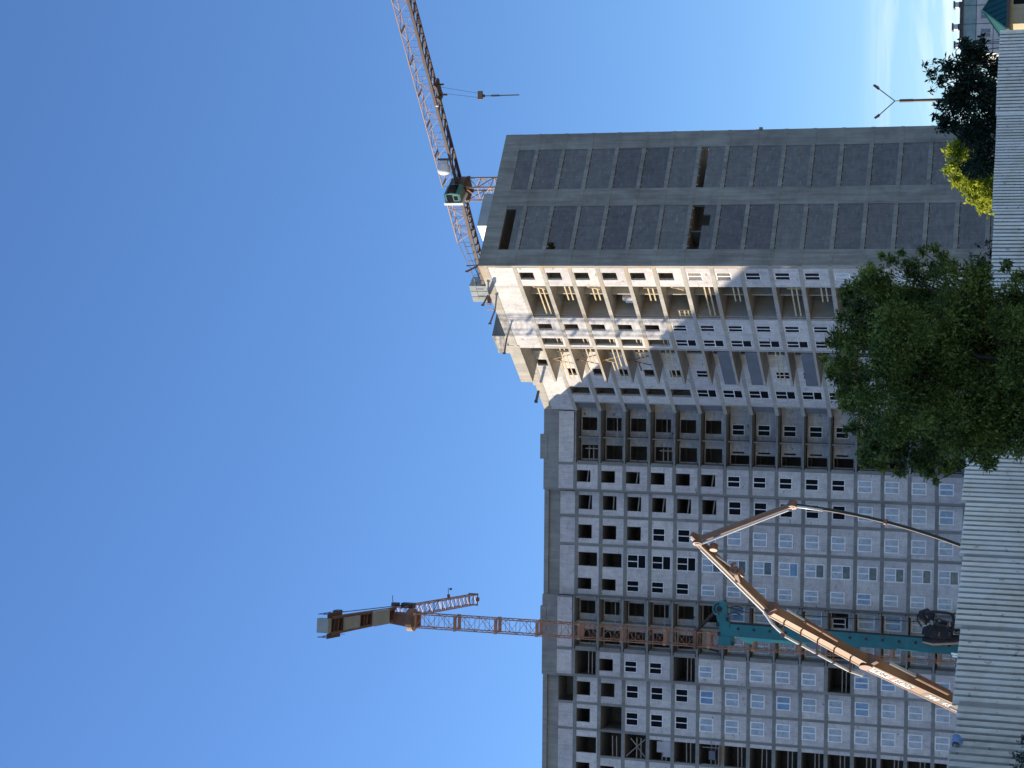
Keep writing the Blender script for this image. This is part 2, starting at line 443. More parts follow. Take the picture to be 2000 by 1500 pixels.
rnd = random.Random(3)
KB = 16
WT = 1.66
for k in range(-1, KB+1):
    ztop = zk(k)-sb if k >= 0 else 60.25
    zbot = zk(k+1)+st
    if k == -1:
        # attic strip of blank panels
        for a, b, o in ((.1, 6.2, 0), (6.45, 9.35, 0), (9.75, 12.5, REC), (12.85, 15.9, REC), (16.25, 22.2, REC), (22.4, 28.35, 0), (28.7, 31.6, 0), (35.35, 38.2, REC), (38.5, 44.3, REC), (44.6, 50, REC), (50.3, 60, REC)):
            walls_L.box(fL, a, b, o-.3, o-.05, zbot, ztop)
        frame.box(fL, 32.0, 35.1, -5, -4.7, zbot, ztop)
        for a, o in ((6.2, 0), (12.5, REC), (15.9, REC), (38.2, REC)):
            frame.box(fL, a, a+.3, o-.3, o-.01, zbot, ztop)
        for a, b, o in ((6.5+2.85, 9.55, 0), (22.2, 22.4, 0), (28.35, 28.7, 0), (31.6, 31.85, 0), (31.85, 32.05, REC), (35.05, 35.35, REC)):
            frame.box(fL, a, b, o-.3, o-.01, zbot, ztop)
        continue
    # ---- piers
    for a, b, o in ((6.2, 6.42, 0), (9.32, 9.55, 0), (9.55, 9.75, REC), (12.5, 12.85, REC), (15.9, 16.25, REC), (22.0, 22.2, REC), (28.4, 28.7, 0), (31.55, 31.85, 0),
                    (31.85, 32.05, REC), (35.05, 35.35, REC), (38.2, 38.5, REC), (44.3, 44.6, REC), (47.6, 47.9, REC), (50.9, 51.2, REC), (54.3, 54.6, REC), (58, 58.3, REC)):
        frame.box(fL, a, b, o-.4, o-.012, zbot, ztop)
    frame.box(fL, 22.2, 22.4, -1.9, -.012, zbot, ztop)
    frame.box(fL, 28.2, 28.4, -1.9, -.012, zbot, ztop)
    frame.box(fL, 6.0, 6.2, -1.9, -.02, zbot, ztop)
    # ---- regular panels with windows
    def panel(a, b, o, holes): walls_L.wall(fL, a, b, zbot, ztop, o-.3, o-.05, holes)
    def plain(a, b, o, wa, wb, opens, darks, void=()):
        if k in void: return False
        s = style_for(k, opens, darks); h = WT if s != 'dark' else 1.5
        wt = ztop if s != 'dark' else ztop-.08
        if s == 'dark': wa, wb = wa+.04, wb-.04
        panel(a, b, o, [(wa, wb, wt-h, wt)])
        if s: win(fL, wa, wb, wt, h, s, o-.05 if s == 'light' else o-.12)
        return True
    plain(6.42, 9.32, 0, 7.1, 8.5, 5, 10)
    plain(9.75, 12.5, REC, 10.15, 11.85, 5, 10)
    plain(12.85, 15.9, REC, 13.7, 15.35, 2, 4)
    # french window + window bay
    s1, s2 = style_for(k, 1, 4), style_for(k, 1, 4)
    hE = WT if s2 != 'dark' else 1.5
    panel(16.25, 22.0, REC, [(17.0, 18.65, ztop-2.35, ztop-.03), (20.1, 21.45, ztop-hE, ztop)])
    if s1: win(fL, 17.0, 18.65, ztop-.03, 2.3, 'french_'+s1, REC-.05 if s1 == 'light' else REC-.12)
    if s2: win(fL, 20.1, 21.45, ztop, hE, s2, REC-.05 if s2 == 'light' else REC-.12)
    plain(28.7, 31.55, 0, 29.5, 30.95, 1, 3, (0, 4, 10))
    plain(32.05, 35.05, REC, 32.6, 34.25, 1, 4)
    plain(35.35, 38.2, REC, 35.85, 37.5, 0, 4, (1,))
    # hoist bay: white side strips, tall void with props
    if k == 0: panel(38.5, 44.3, REC, [(39.25, 41.2, zbot+.1, ztop), (42.4, 43.8, ztop-WT, ztop)])
    else:
        panel(41.65, 44.3, REC, [(42.6, 43.9, ztop-1.7, ztop)])
        frame.box(fL, 41.4, 41.65, REC-.4, REC-.012, zbot, ztop)
        if k not in (1, 2): panel(38.5, 38.95, REC, [])
    plain(44.6, 47.6, REC, 45.3, 46.9, 1, 4); plain(47.9, 50.9, REC, 48.6, 50.1, 1, 4)
    plain(51.2, 54.3, REC, 51.9, 53.4, 1, 4); plain(54.6, 58, REC, 55.5, 57, 1, 4)
    walls_L.box(fL, 58.3, LEND, REC-.3, REC-.05, zbot, ztop)
    # timber props standing in voids
    if k >= 1:
        for zz in ((.62, 1.12) if k % 3 else (.55, 1.0)): posts.bar(fL(38.9, REC-.2, zbot+zz), fL(41.4, REC-.2, zbot+zz+rnd.uniform(-.05, .05)), .05, .11)
    if k in (0, 4, 10):
        for zz in (.5, .95): posts.bar(fL(28.7, -.3, zbot+zz), fL(31.5, -.3, zbot+zz), .05, .1)
    if k <= 5:
        for (a, b, o) in ((7.1, 8.5, 0), (10.15, 11.85, REC), (13.7, 15.35, REC)):
            if rnd.random() < .5:
                posts.bar(fL(a, o-.35, ztop-1.25-rnd.random()*.2), fL(b, o-.35, ztop-1.2), .06, .14)
    # ---- loggias of the long wing
    low = k >= 6
    for (a, b, mid) in ((.35, 6.0, 3.2), (22.4, 28.2, 25.3)):
        wt = ztop-.1
        if k == 5 and a > 20: holes = [(a+.3, a+2.3, zbot+.1, wt)]
        elif low and a > 20: holes = [(a+.2, a+2.0, wt-1.9, wt), (b-2.0, b-.2, wt-1.9, wt)]
        elif low: holes = [(a+.9, a+2.2, wt-1.6, wt-.1), (b-1.15, b-.1, wt-2.2, wt), (b-1.55, b-1.35, wt-1.6, wt-.2)]
        else: holes = [(a+.55, a+2.1, wt-1.85, wt), (b-1.8, b-.15, wt-2.0, wt)]
        (rough_L if a > 20 else rough_A).wall(fL, a if a > 20 else -1.6, b, zbot, ztop, -2.1, -1.85, holes)
        if low and a > 20 and k not in (10,):
            win(fL, a+.2, a+2.0, wt, 1.9, 'light', -1.87); win(fL, b-2.0, b-.2, wt, 1.9, 'light', -1.87)
        elif low: win(fL, a+.9, a+2.2, wt-.1, 1.5, 'dark', -1.95)
        frame.box(fL, mid-.08, mid+.08, -1.85, -.5, zbot, ztop)
        if not low:
            if k in (1, 3): posts.bar(fL(b-1.9, -.5, zbot+.75), fL(a+.2, -.5, zbot+.8), .06, .09)
    # ---- interior cores
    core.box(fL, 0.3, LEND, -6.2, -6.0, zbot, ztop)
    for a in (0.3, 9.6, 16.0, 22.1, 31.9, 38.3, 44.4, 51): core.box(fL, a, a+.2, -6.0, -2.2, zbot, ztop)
    # ================= sunlit wing
    m5 = style_for(k, 5, 10); m4 = style_for(k, 4, 10)
    walls_M.wall(fM, .22, 3.4, zbot, ztop, -.3, -.04, [(1.15, 2.35, ztop-1.65, ztop-.08)])
    if m5: win(fM, 1.15, 2.35, ztop-.08, 1.57, m5, -.14)
    frame.mat(M['conc_sunlit']); frame.box(fM, .0, .22, -.35, -.006, zbot, ztop); frame.mat(M['conc'])
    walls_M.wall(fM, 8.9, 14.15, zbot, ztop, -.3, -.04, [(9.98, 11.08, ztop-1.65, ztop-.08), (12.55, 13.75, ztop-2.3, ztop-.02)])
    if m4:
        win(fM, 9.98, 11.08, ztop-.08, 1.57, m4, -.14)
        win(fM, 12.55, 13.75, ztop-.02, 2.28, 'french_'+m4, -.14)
    frame.mat(M['conc_sunlit']); frame.box(fM, 14.15, LM1, -2.5, -.008, zbot, ztop); frame.mat(M['conc'])
    frame.mat(M['conc_sunlit']); frame.box(fM, 3.4, 3.6, -4.5, -.35, zbot, ztop); frame.box(fM, 8.7, 8.9, -4.5, -.35, zbot, ztop); frame.mat(M['conc'])
    frame.mat(M['conc_sunlit']); frame.box(fM, 6.05, 6.2, -3.4, -1.2, zbot, ztop); frame.mat(M['conc'])
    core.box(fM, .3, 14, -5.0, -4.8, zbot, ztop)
    # recessed part with corner balconies
    walls_M.wall(fM2, .05, 13.7, zbot, ztop, -.3, -.03, [(2.6, 4.0, ztop-2.2, ztop-.1), (7.2, 8.5, ztop-2.1, ztop-.5), (10.85, 12.35, ztop-2.3, ztop-.02)])
    if m4:
        win(fM2, 7.2, 8.5, ztop-.5, 1.6, m4, -.12); win(fM2, 10.85, 12.35, ztop-.02, 2.28, 'french_'+m4, -.12)
    frame.mat(M['conc_sunlit']); frame.box(fM2, 13.7, 13.9, -1.6, -.02, zbot, ztop); frame.mat(M['conc'])
    corner_w.wall(fM2, 13.7, 17.6, zbot, ztop, -1.75, -1.6, [])
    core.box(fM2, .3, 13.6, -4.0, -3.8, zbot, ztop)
    # ================= grey gable
    zb2, zt2 = zbot, ztop
    for a, b in ((.0, 2.1), (7.7, 9.95), (15.3, LR)):
        pass
    for a, b, bay in ((2.1, 7.7, 0), (9.95, 15.3, 1)):
        holes = []
        if k == 6: holes = [(a+.05, b-.02, zt2-1.25, zt2), (a+3.0, a+4.4, zt2-2.0, zt2-1.25)] if bay == 0 else [(a+.02, b, zt2-.8, zt2)]
        if k == 1 and bay == 0: holes = [(a+.02, a+1.0, zt2-.75, zt2-.08), (a+.02, a+.55, zt2-.95, zt2-.75)]
        gab_w.wall(fR, a, b, zb2+.004, zt2-.07, -.3, -.075, holes)
        for j in range(5):
            aa = a+.4+j*(b-a-.8)/4
            posts_z = zt2-.05
            clips.box(fR, aa-.06, aa+.06, -.14, -.02, zt2-.17, zt2-.004)
    if k == 6: core.box(fR, 2.0, 15.4, -3.2, -3.0, zb2, zt2)
for (a, b, bay) in ((2.1, 7.7, 0), (9.95, 15.3, 1)):
    zb2, zt2 = zk(0)+st, 60.24
    gab_w.wall(fR, a, b, zb2, zt2, -.3, -.075, [(a+.02, b-.3, zt2-1.1, zt2)] if bay == 0 else [])
for a, b in ((.0, 2.1), (7.7, 9.95), (15.3, LR)):
    gc = MB().mat(M['conc_gable']); gc.box(fR, a+.003, b, -.4, -.012, 0, 60.24); gc.build('gable_column', BLD)
core.box(fR, 1.5, 9, -3.0, -2.8, zk(0)+st, 60.24)
zb, zt = zk(0)+st, 61.1
walls_M.wall(fM, .05, 3.55, zb, zt, -.3, -.04, []); walls_M.wall(fM, 3.62, 8.85, zb, zt, -.3, -.04, []); walls_M.wall(fM, 8.92, LM1, zb, zt, -.3, -.04, [])
walls_M.wall(fM2, 8.9, 15.5, zb, zt, -.3, -.04, []); rough_C.wall(fM2, .05, 8.9, zb, zt, -.3, -.04, [(2.6, 4.0, zt-1.8, zt-.1), (5.6, 6.8, zt-1.5, zt-.3)])
# gable floor bands, a little proud and lighter
tag(clips.build('anchor_clip', BLD), kind='stuff')
band = MB().mat(M['conc_gable'])
for k in range(0, KMAX+1):
    band.box(fR, .02, LR+.004, -.2, .03, zk(k)-.2, zk(k)+.2)
band.box(fR, LR-.05, LR+.25, -.3, .08, zk(8)-.45, zk(8)-.1)
# plain lower storeys
base = MB().mat(M['conc'])
base.box(fL, .1, LEND, -5, -.95, 0, zk(17)-sb); base.box(fM, .1, LM1, -4, -.1, 0, zk(17)-sb); base.box(fM2, 0.1, LM2, -4, -.1, 0, zk(17)-sb); base.box(fR, .1, LR, -3, -.1, 0, zk(17)-sb)

frame.build('concrete_frame', BLD)
balcony.build('balcony_slab', BLD)
walls_L.build('block_wall', BLD)
tag(walls_M.build('block_wall', BLD), 'sunlit white block wall of the angled wing')
rough_L.build('loggia_wall', BLD)
corner_w.build('loggia_wall', BLD); rough_A.build('loggia_wall', BLD); rough_C.build('loggia_wall', BLD)
roofp.build('roof_parapet', BLD)
roofM.build('roof_parapet', BLD)
core.build('inner_wall', BLD)
gab_f.build('gable_parapet', BLD)
gab_w.build('gable_wall', BLD)
band.build('floor_band', BLD)
bd = MB().mat(M['wood_dark']); bd.box(fR, .03, 2.05, .031, .06, zk(14)-.28, zk(14)+.24); bd.build('edge_stain', BLD)  # thin box added for a dark stain on the floor band
base.build('plinth', BLD)

# ---- balcony parapet sheets on the angled wing
for k in (6, 7, 9, 10, 12):
    p = MB().mat(M['sheet'])
    p.box(fM, LM1+.15, 20.55, -.1, -.02, zk(k+1)+.13, zk(k+1)+1.45)
    p.build('balcony_parapet', BLD)
for k in (0, 2, 4, 5, 7, 9):
    p = MB().mat(M['sheet'])
    p.box(fM2, 13.95, LM2-.05, -.5, -.42, zk(k+1)+st, zk(k)-sb)
    p.build('balcony_parapet', BLD)

# ---- guard rails of raw timber
def rails(fr, a0, a1, d, zb_, zs=(.55, 1.1), w=.13, mat='wood', stub=None):
    m = MB().mat(M[mat])
    for z in zs: m.bar(fr(a0, d, zb_+z), fr(a1, d, zb_+z), .05, w)
    if stub is not None: m.bar(fr(a0+stub, d+.06, zb_), fr(a0+stub, d+.06, zb_+zs[-1]+.45), .11)
    return m.build('guard_rail', BLD)
for k in range(0, 14):
    zb_ = zk(k+1)+st
    if k in (0, 2, 4, 7, 9, 1, 6, 10): rails(fM, 3.7, 6.0 if k % 3 else 8.4, -.25, zb_, (.55, 1.05), .15, 'wood', .12 if k in (0, 4, 9) else None)
    if k in (0, 1, 2, 3, 4, 8): rails(fM, 14.6, 17.2 if k % 2 else 20.3, -.18, zk(k+1)+.13, (.55, 1.05), .13, 'wood', .5 if k in (0, 3, 4) else None)
    if k in (0, 3): rails(fL, 4.2, 5.9, -.35, zb_, (.6, 1.15), .1, 'wood_dark', .3)
for k in range(0, 14):
    zb_ = zk(k+1)+st
    x = MB().mat(M['wood']) 
    x.bar(fM(12.55, -.3, zb_+.5), fM(13.75, -.3, zb_+.5), .05, .1); x.bar(fM(12.55, -.3, zb_+.95), fM(13.75, -.3, zb_+.95), .05, .1)
    x.build('guard_rail', BLD)
# loose planks and braces in the hoist bay
for k in (2,):
    zb_ = zk(k+1)+st
    b_ = MB().mat(M['wood_dark'])
    b_.bar(fL(39.0, REC-.2, zb_+.1), fL(41.2, REC-.2, zb_+2.4), .1); b_.bar(fL(41.2, REC-.28, zb_+.1), fL(39.0, REC-.28, zb_+1.9), .1)
    b_.build('cross_brace', BLD)
ds = MB().mat(M['plastic'])
ds.box(fL, 39.1, 40.4, REC-.18, REC-.12, zk(4)+st+.9, zk(3)-sb-.9); ds.box(fL, 39.0, 40.9, REC-.16, REC-.1, zk(4)+st, zk(4)+st+.9)
ds.build('dust_sheet', BLD)
bx = MB().mat(M['sheet']); bx.box(fL, 39.6, 40.6, REC-.1, REC+.5, zk(6)+st+.55, zk(6)+st+1.3); bx.mat(M['wood_dark'])
bx.box(fL, 38.9, 41.2, REC-.1, REC+.9, zk(6)+st, zk(6)+st+.12); bx.bar(fL(41.1, REC+.8, zk(6)+st), fL(41.1, REC+.8, zk(6)+st+2), .08); bx.bar(fL(39.1, REC+.8, zk(6)+st), fL(39.1, REC+.8, zk(6)+st+2), .08)
bx.build('loading_platform', BLD)

# ---- windows
def window_meshes(cache={}):
    return cache
def make_window(w, h, style):
    """returns (frame MB, pane MB) in local coords: x across, -y outwards, z up from the sill"""
    fm = MB().mat(M['pvc']); pm = MB()
    LF = Frame((0, 0), (1, 0), (0, -1))
    light = style.endswith('light')
    t = .13 if light else .085; dd = .045; hm = .075 if light else .05
    pane = M['glass_film_sky'] if light else M['glass_room_shade']  # non-light frames get a near-black sheet for the shaded room behind
    pm.mat(pane)
    def rect(a0, a1, z0, z1, tt=t):
        fm.box(LF, a0, a1, -dd, dd, z0, z0+tt); fm.box(LF, a0, a1, -dd, dd, z1-tt, z1)
        fm.box(LF, a0, a0+tt, -dd, dd, z0+tt, z1-tt); fm.box(LF, a1-tt, a1, -dd, dd, z0+tt, z1-tt)
    if style.startswith('french'):
        zl = h*.43
        rect(-w/2, w/2, 0, h); fm.box(LF, -w/2+t, w/2-t, -dd, dd, zl-.05, zl+.05)
        fm.box(LF, -hm, hm, -dd, dd, zl+.05, h-t)
        pm.box(LF, -w/2+t, -hm, -.02, .005, zl+.05, h-t); pm.box(LF, hm, w/2-t, -.02, .005, zl+.05, h-t)
        lm = MB().mat(M['glass_low'] if light else M['glass_room_shade']); lm.box(LF, -w/2+t, w/2-t, -.02, .005, t, zl-.05)
        return fm, pm, lm
    rect(-w/2, w/2, 0, h); fm.box(LF, -hm, hm, -dd, dd, t, h-t)
    pm.box(LF, -w/2+t, -hm, -.02, .005, t, h-t); pm.box(LF, hm, w/2-t, -.02, .005, t, h-t)
    return fm, pm, None
def local_mesh(mb, name):
    o = mb.build(name); me = o.data; bpy.data.objects.remove(o); return me
PROJ = lambda p: 1000 - F*((p.z-EYE)*math.cos(PITCH)-p.y*math.sin(PITCH))/(p.y*math.cos(PITCH)+(p.z-EYE)*math.sin(PITCH))
seen = []
for w_ in WIN:
    fr, a0, a1, zt_, h, style, off = w_
    c = fr((a0+a1)/2, off, zt_-h)
    V = PROJ(c + Vector((0, 0, h)))
    vis = V < 1885 and c.x > -47.2
    if fr is not fL and V > 1690: vis = False
    facing = abs(fr.n.dot(Vector((c.x, c.y, 0)).normalized()))
    seen.append((vis, (a1-a0)*h*facing/c.length**2, w_))
vis = sorted([s for s in seen if s[0]], key=lambda s: -s[1])
parts, rest = vis[:100], vis[100:] + [s for s in seen if not s[0]]
cache = {}
wr = random.Random(11)
for _, _, (fr, a0, a1, zt_, h, style, off) in parts:
    key = (round(a1-a0, 3), round(h, 3), style)
    if key not in cache:
        a, b, c = make_window(*key)
        cache[key] = (local_mesh(a, 'window'), local_mesh(b, 'pane'), local_mesh(c, 'lower_panel') if c else None)
    ms = cache[key]
    o = bpy.data.objects.new('window', ms[0]); COL.objects.link(o); o.parent = BLD
    o.location = fr((a0+a1)/2, off, zt_-h) - WORLD_OFF[BLD.name]
    o.rotation_euler.z = math.atan2(fr.n.x, -fr.n.y)
    me = ms[1]
    q = bpy.data.objects.new('pane', me); COL.objects.link(q); q.parent = o
    if style == 'light' and wr.random() < .12:
        q.material_slots[0].link = 'OBJECT'; q.material_slots[0].material = M['glass_sky']
    if ms[2]:
        l = bpy.data.objects.new('lower_panel', ms[2]); COL.objects.link(l); l.parent = o
        if style.endswith('light') and wr.random() < .3:
            l.material_slots[0].link = 'OBJECT'; l.material_slots[0].material = M['glass_sky']
rs = MB()
for _, _, (fr, a0, a1, zt_, h, style, off) in rest:
    a, b, c = make_window(a1-a0, h, style)
    Mx = Matrix.Translation(fr((a0+a1)/2, off, zt_-h)) @ Matrix.Rotation(math.atan2(fr.n.x, -fr.n.y), 4, 'Z')
    for m_ in (a, b, c):
        if m_ is None: continue
        base_i = len(rs.v); rs.v += [Mx @ v for v in m_.v]
        for f, uv, mi in zip(m_.f, m_.uv, m_.mi):
            rs.mat(m_.mats[mi]); rs.face([i+base_i for i in f], uv)
tag(rs.build('window', BLD), kind='stuff')

# ---- roof structures and brackets
ph = MB().mat(M['gable']); 
fP = Frame(Cc, dR, nR)
def penthouse(px, py, Y, wR, wM, h, mats):
    p = at(px, py, Y); p2 = Vector((p.x, p.y))
    m = MB().mat(M[mats[0]])
    A, B = p2, p2 + dR*wR; Cq, D = B - nR*wM, A - nR*wM
    m.prism([A, B, B + dM*wM, A + dM*wM], 61.5, 61.5+h)
    return m.build('roof_penthouse', BLD)
def pent(corner, wR, wM, ztop, mats):
    m = MB().mat(M[mats])
    A = Vector(corner); m.prism([A, A + dR*wR, A + dR*wR + dM*wM, A + dM*wM], 61.5, ztop)
    return m
c1 = at(932, 440, 199); m = pent((c1.x, c1.y), 4.6, 4.2, c1.z, 'cw'); m.mat(M['white'])
A = Vector((c1.x, c1.y)); fq = Frame(A, dM, nM); m.box(fq, .03, 4.1, 0, .08, 61.5, c1.z-.02); m.build('roof_penthouse', BLD)  # white slab puts the sunlight on this side into the colour
c2 = at(961, 655, 201); m = pent((c2.x, c2.y), 6.5, 3.4, c2.z, 'gable'); m.mat(M['conc_sunlit']); fq = Frame((c2.x, c2.y), dM, nM); m.box(fq, .02, 3.38, 0, .08, 61.5, c2.z-.02); m.build('roof_penthouse', BLD)  # shade and sun put into the colour: dark body, pale sunny slab
c3 = at(963, 600, 196)
def bracket(px0, py0, px1, py1, Y, mat='rust', w=.14):
    m = MB().mat(M[mat])
    p0, p1 = at(px0, py0, Y), at(px1, py1, Y-1.2)
    m.bar(p0, p1, w); m.bar(p1 - Vector((0, 0, .15)), p1 + Vector((0, 0, .15)), w*1.4)
    return m.build('roof_bracket', BLD)
bracket(936, 518, 912, 530, 178.8); bracket(938, 517, 914, 519, 178.6, 'rust', .09)
bracket(953, 577, 943, 596, 182.5); bracket(953, 580, 956, 588, 182.3, 'rust', .35)
bracket(967, 605, 957, 632, 184.5); bracket(966, 605, 953, 604, 184.6, 'white', .12)
bracket(990, 660, 985, 690, 188.5); bracket(1052, 764, 1047, 784, 200.0, 'steel', .25)

BLOCKS = [(1, 4.3, 'pale block stack on the second open floor from the roof of the sunlit wing'), (2, 4.5, 'pale block stack on the third open floor from the roof of the sunlit wing'),
          (9, 4.4, 'pale block stack in a shaded open floor low on the angled wing'), (3, 7.2, 'pale block stack deep inside the fourth open floor of the sunlit wing')]
for k, a, lab in BLOCKS:
    zb_ = zk(k+1)+st; c = fM(a, -1.6, zb_)
    t = thing('block_stack', c, lab, 'block stack', 'stacks of blocks on open floors')
    m = MB().mat(M['wood_dark'])
    for d_ in (-1.9, -1.6, -1.3): m.box(fM, a-.45, a+.45, d_-.05, d_+.05, zb_, zb_+.1)
    m.build('pallet', t)
    m = MB().mat(M['block']); m.box(fM, a-.45, a+.45, -2.0, -1.2, zb_+.1, zb_+1.25); m.box(fM, a-.45, a+.1, -2.0, -1.2, zb_+1.26, zb_+1.5); m.build('blocks', t)
gt = MB().mat(M['wood'])
zb_ = zk(6)+st
for z in (.35, .75, 1.3): gt.bar(fM(7.6, -.2, zb_+z), fM(8.5, -.2, zb_+z), .06, .13)
for a in (7.6, 8.05, 8.5): gt.bar(fM(a, -.26, zb_), fM(a, -.26, zb_+1.45), .11)
gt.build('guard_rail', BLD)
for k in (0, 2, 5):
    zb_ = zk(k+1)+st; m = MB().mat(M['wood']); m.bar(fM(3.65, -.1, zb_+1.35), fM(3.65, -.1, zb_+.05), .16); m.bar(fM(3.5, -.12, zb_+1.5), fM(4.0, -.12, zb_+.2), .12); m.build('guard_rail', BLD)
for k in (0, 1, 2, 3):
    zb_ = zk(k+1)+.13; m = MB().mat(M['rust'] if k % 2 else M['wood']); m.bar(fM(16.5, -.9, zb_), fM(17.3, -.6, zk(k)-.15), .09); m.bar(fM(18.2, -.7, zb_), fM(17.4, -.8, zk(k)-.15), .08); m.bar(fM(17.0, -.25, zb_+1.5), fM(18.6, -.25, zb_+1.45), .12); m.build('scaffold_prop', BLD)

# ================================================================== TOWER CRANES
def lattice(mb, p0, p1, w, h, n, rc, rb, up=(0, 0, 1), cross=True, mats=None):
    p0, p1 = Vector(p0), Vector(p1); d = (p1-p0); L = d.length; d.normalize(); u = Vector(up)
    sx = d.cross(u).normalized(); uy = sx.cross(d).normalized()
    cs = [(-1, -1), (1, -1), (1, 1), (-1, 1)]
    P = lambda i, t: p0 + d*(L*t) + sx*cs[i][0]*w/2 + uy*cs[i][1]*h/2
    mb.mat(mats[0])
    for i in range(4): mb.bar(P(i, 0), P(i, 1), rc)
    mb.mat(mats[1])
    for j in range(n+1):
        for i in range(4): mb.bar(P(i, j/n), P((i+1) % 4, j/n), rb)
    for j in range(n):
        for i in range(4):
            k = (i+1) % 4
            if j % 2: mb.bar(P(i, j/n), P(k, (j+1)/n), rb)
            else: mb.bar(P(k, j/n), P(i, (j+1)/n), rb)
    return P

# ---- left crane
ML = Vector((-28.35, 199.0, 0)); ZM = 75.8
CL = thing('tower_crane', ML, 'orange lattice tower crane standing against the long shaded facade', 'tower crane', 'tower cranes over the site')
m = MB()
nsec = 15
tilt = Vector((0, 0, 0))
for s_ in range(nsec):
    z0, z1 = ZM*s_/nsec, ZM*(s_+1)/nsec
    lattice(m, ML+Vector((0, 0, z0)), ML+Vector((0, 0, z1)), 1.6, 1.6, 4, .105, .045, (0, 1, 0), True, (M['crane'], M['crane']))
    for dx, dy in ((-.8, -.8), (.8, -.8), (.8, .8), (-.8, .8)):
        m.mat(M['crane_y']).cube(ML+Vector((dx, dy, z1)), (.26, .26, .34))
    m.mat(M['crane'])
    for a, b in (((-.8, -.8), (.8, -.8)), ((-.8, .8), (.8, .8))):
        m.bar(ML+Vector((a[0], a[1], z1-.05)), ML+Vector((b[0], b[1], z1-.05)), .1, .4)
m.build('mast', CL)
m = MB().mat(M['rust'])
zt_ = zk(5)-1.2
for dx, dy in ((-1, -1), (1, -1), (1, 1), (-1, 1)):
    ex, ey = (1, -1) if (dx, dy) == (-1, -1) else (1, 1) if (dx, dy) == (1, -1) else (-1, 1) if (dx, dy) == (1, 1) else (-1, -1)
    m.bar(ML+Vector((dx, dy, zt_)), ML+Vector((ex, ey, zt_)), .25, .35)
m.mat(M['steel'])
m.bar(ML+Vector((1, 1, zt_)), Vector((ML.x+3.6, 205.6, zt_-2.0)), .28); m.bar(ML+Vector((-1, 1, zt_)), Vector((ML.x-2.2, 205.0, zt_-1.4)), .22)
m.build('tie_frame', CL)
jd = Vector((-.052, .9986, 0)); js = Vector((.9986, .052, 0))
ZJ = 78.3
P = lambda along, side, z: Vector((ML.x+.6, ML.y, z)) + jd*along + js*side
m = MB().mat(M['rust'])
m.tube([ML+Vector((0, 0, ZM)), ML+Vector((0, 0, ZM+.25)), ML+Vector((0, 0, ZM+1.0)), ML+Vector((0, 0, ZM+1.15))], [1.0, 1.35, 1.35, 1.0], 20)
m.mat(M['rust']); m.taper(ML+Vector((0, 0, ZM+1.15)), ML+Vector((.15, 0, ZJ+1.2)), 1.5, 1.5, 1.25, 1.25, (0, 1, 0))
m.mat(M['rust'])
for dx in (-.9, .9): m.bar(P(-1, dx, ZM+1.2), P(1, dx, ZM+1.2), .25)
m.build('slewing_unit', CL)
m = MB()
for j, (a0, a1) in enumerate(((1.0, 16), (16, 30))):
    lattice(m, P(a0, 0, ZJ+.55), P(a1, 0, ZJ+.55), 1.3, 1.1, 9, .09, .05, (0, 0, 1), True, (M['crane'], M['crane']))
m.mat(M['rust'])
for s_ in (-.75, .75): m.bar(P(30.1, s_, ZJ-.1), P(30.1, s_, ZJ+1.3), .14)
for z in (0, .6, 1.2): m.bar(P(30.1, -.75, ZJ+z), P(30.1, .75, ZJ+z), .12)
m.cube(P(30.5, 0, ZJ+.1), (.5, .6, .3))
m.build('jib', CL)
m = MB().mat(M['rust']); m.bar(P(21, .6, ZJ+.9), P(21, 1.15, ZJ+1.0), .3); m.mat(M['steel']); m.bar(P(21, 1.1, ZJ+1.0), P(21, 2.0, ZJ+1.05), .06); m.cube(P(21, 1.85, ZJ+.7), (.25, .3, .25))
m.build('warning_lamp', CL)
m = MB().mat(M['rust'])
for s_ in (-.85, .85):
    m.bar(P(-20, s_, ZJ), P(-1, s_*.8, ZJ), .3, .5)
for i in range(18):
    a = -19.5 + i*1.05
    m.mat(M['rust'] if i % 2 else M['crane_dk']).bar(P(a, -.85, ZJ-.05), P(a+.3, .85, ZJ-.05), .2, .3)
m.mat(M['rust'])
m.hexa([P(-20, -.75, ZJ+.2), P(-1.2, -.6, ZJ+.2), P(-1.2, .6, ZJ+.2), P(-20, .75, ZJ+.2), P(-20, -.75, ZJ+.26), P(-1.2, -.6, ZJ+.26), P(-1.2, .6, ZJ+.26), P(-20, .75, ZJ+.26)])
m.build('counter_jib', CL)
def slab_blk(a0, a1, hw, z0, z1, mat, name, n=1):
    m = MB().mat(M[mat])
    for i in range(n):
        s0, s1 = a0+(a1-a0)*i/n, a0+(a1-a0)*(i+1)/n - .04
        m.hexa([P(s0, -hw, z0), P(s1, -hw, z0), P(s1, hw, z0), P(s0, hw, z0), P(s0, -hw, z1), P(s1, -hw, z1), P(s1, hw, z1), P(s0, hw, z1)])
    return m.build(name, CL)
slab_blk(-20.9, -19.9, .78, ZJ-.05, ZJ+1.25, 'cw', 'counterweight', 2)
slab_blk(-17.0, -12.6, .66, ZJ-.42, ZJ-.2, 'cw', 'counterweight', 1)
slab_blk(-8.6, -4.0, .86, ZJ-.62, ZJ-.2, 'cw', 'winch_box', 1)
m = MB().mat(M['steel'])
for s_ in (-1.25, 1.25):
    for z in (.6, 1.1): m.bar(P(-21.0, s_, ZJ+z), P(-17.5, s_, ZJ+z), .05)
    for i in range(5): m.bar(P(-21.0+i*1.27, s_, ZJ), P(-21.0+i*1.27, s_, ZJ+1.1), .05)
    m.bar(P(-21.0, s_, ZJ), P(-17.5, s_, ZJ), .08)
m.bar(P(-17.5, -1.25, ZJ), P(-17.5, 1.25, ZJ), .1)
m.build('railing', CL)
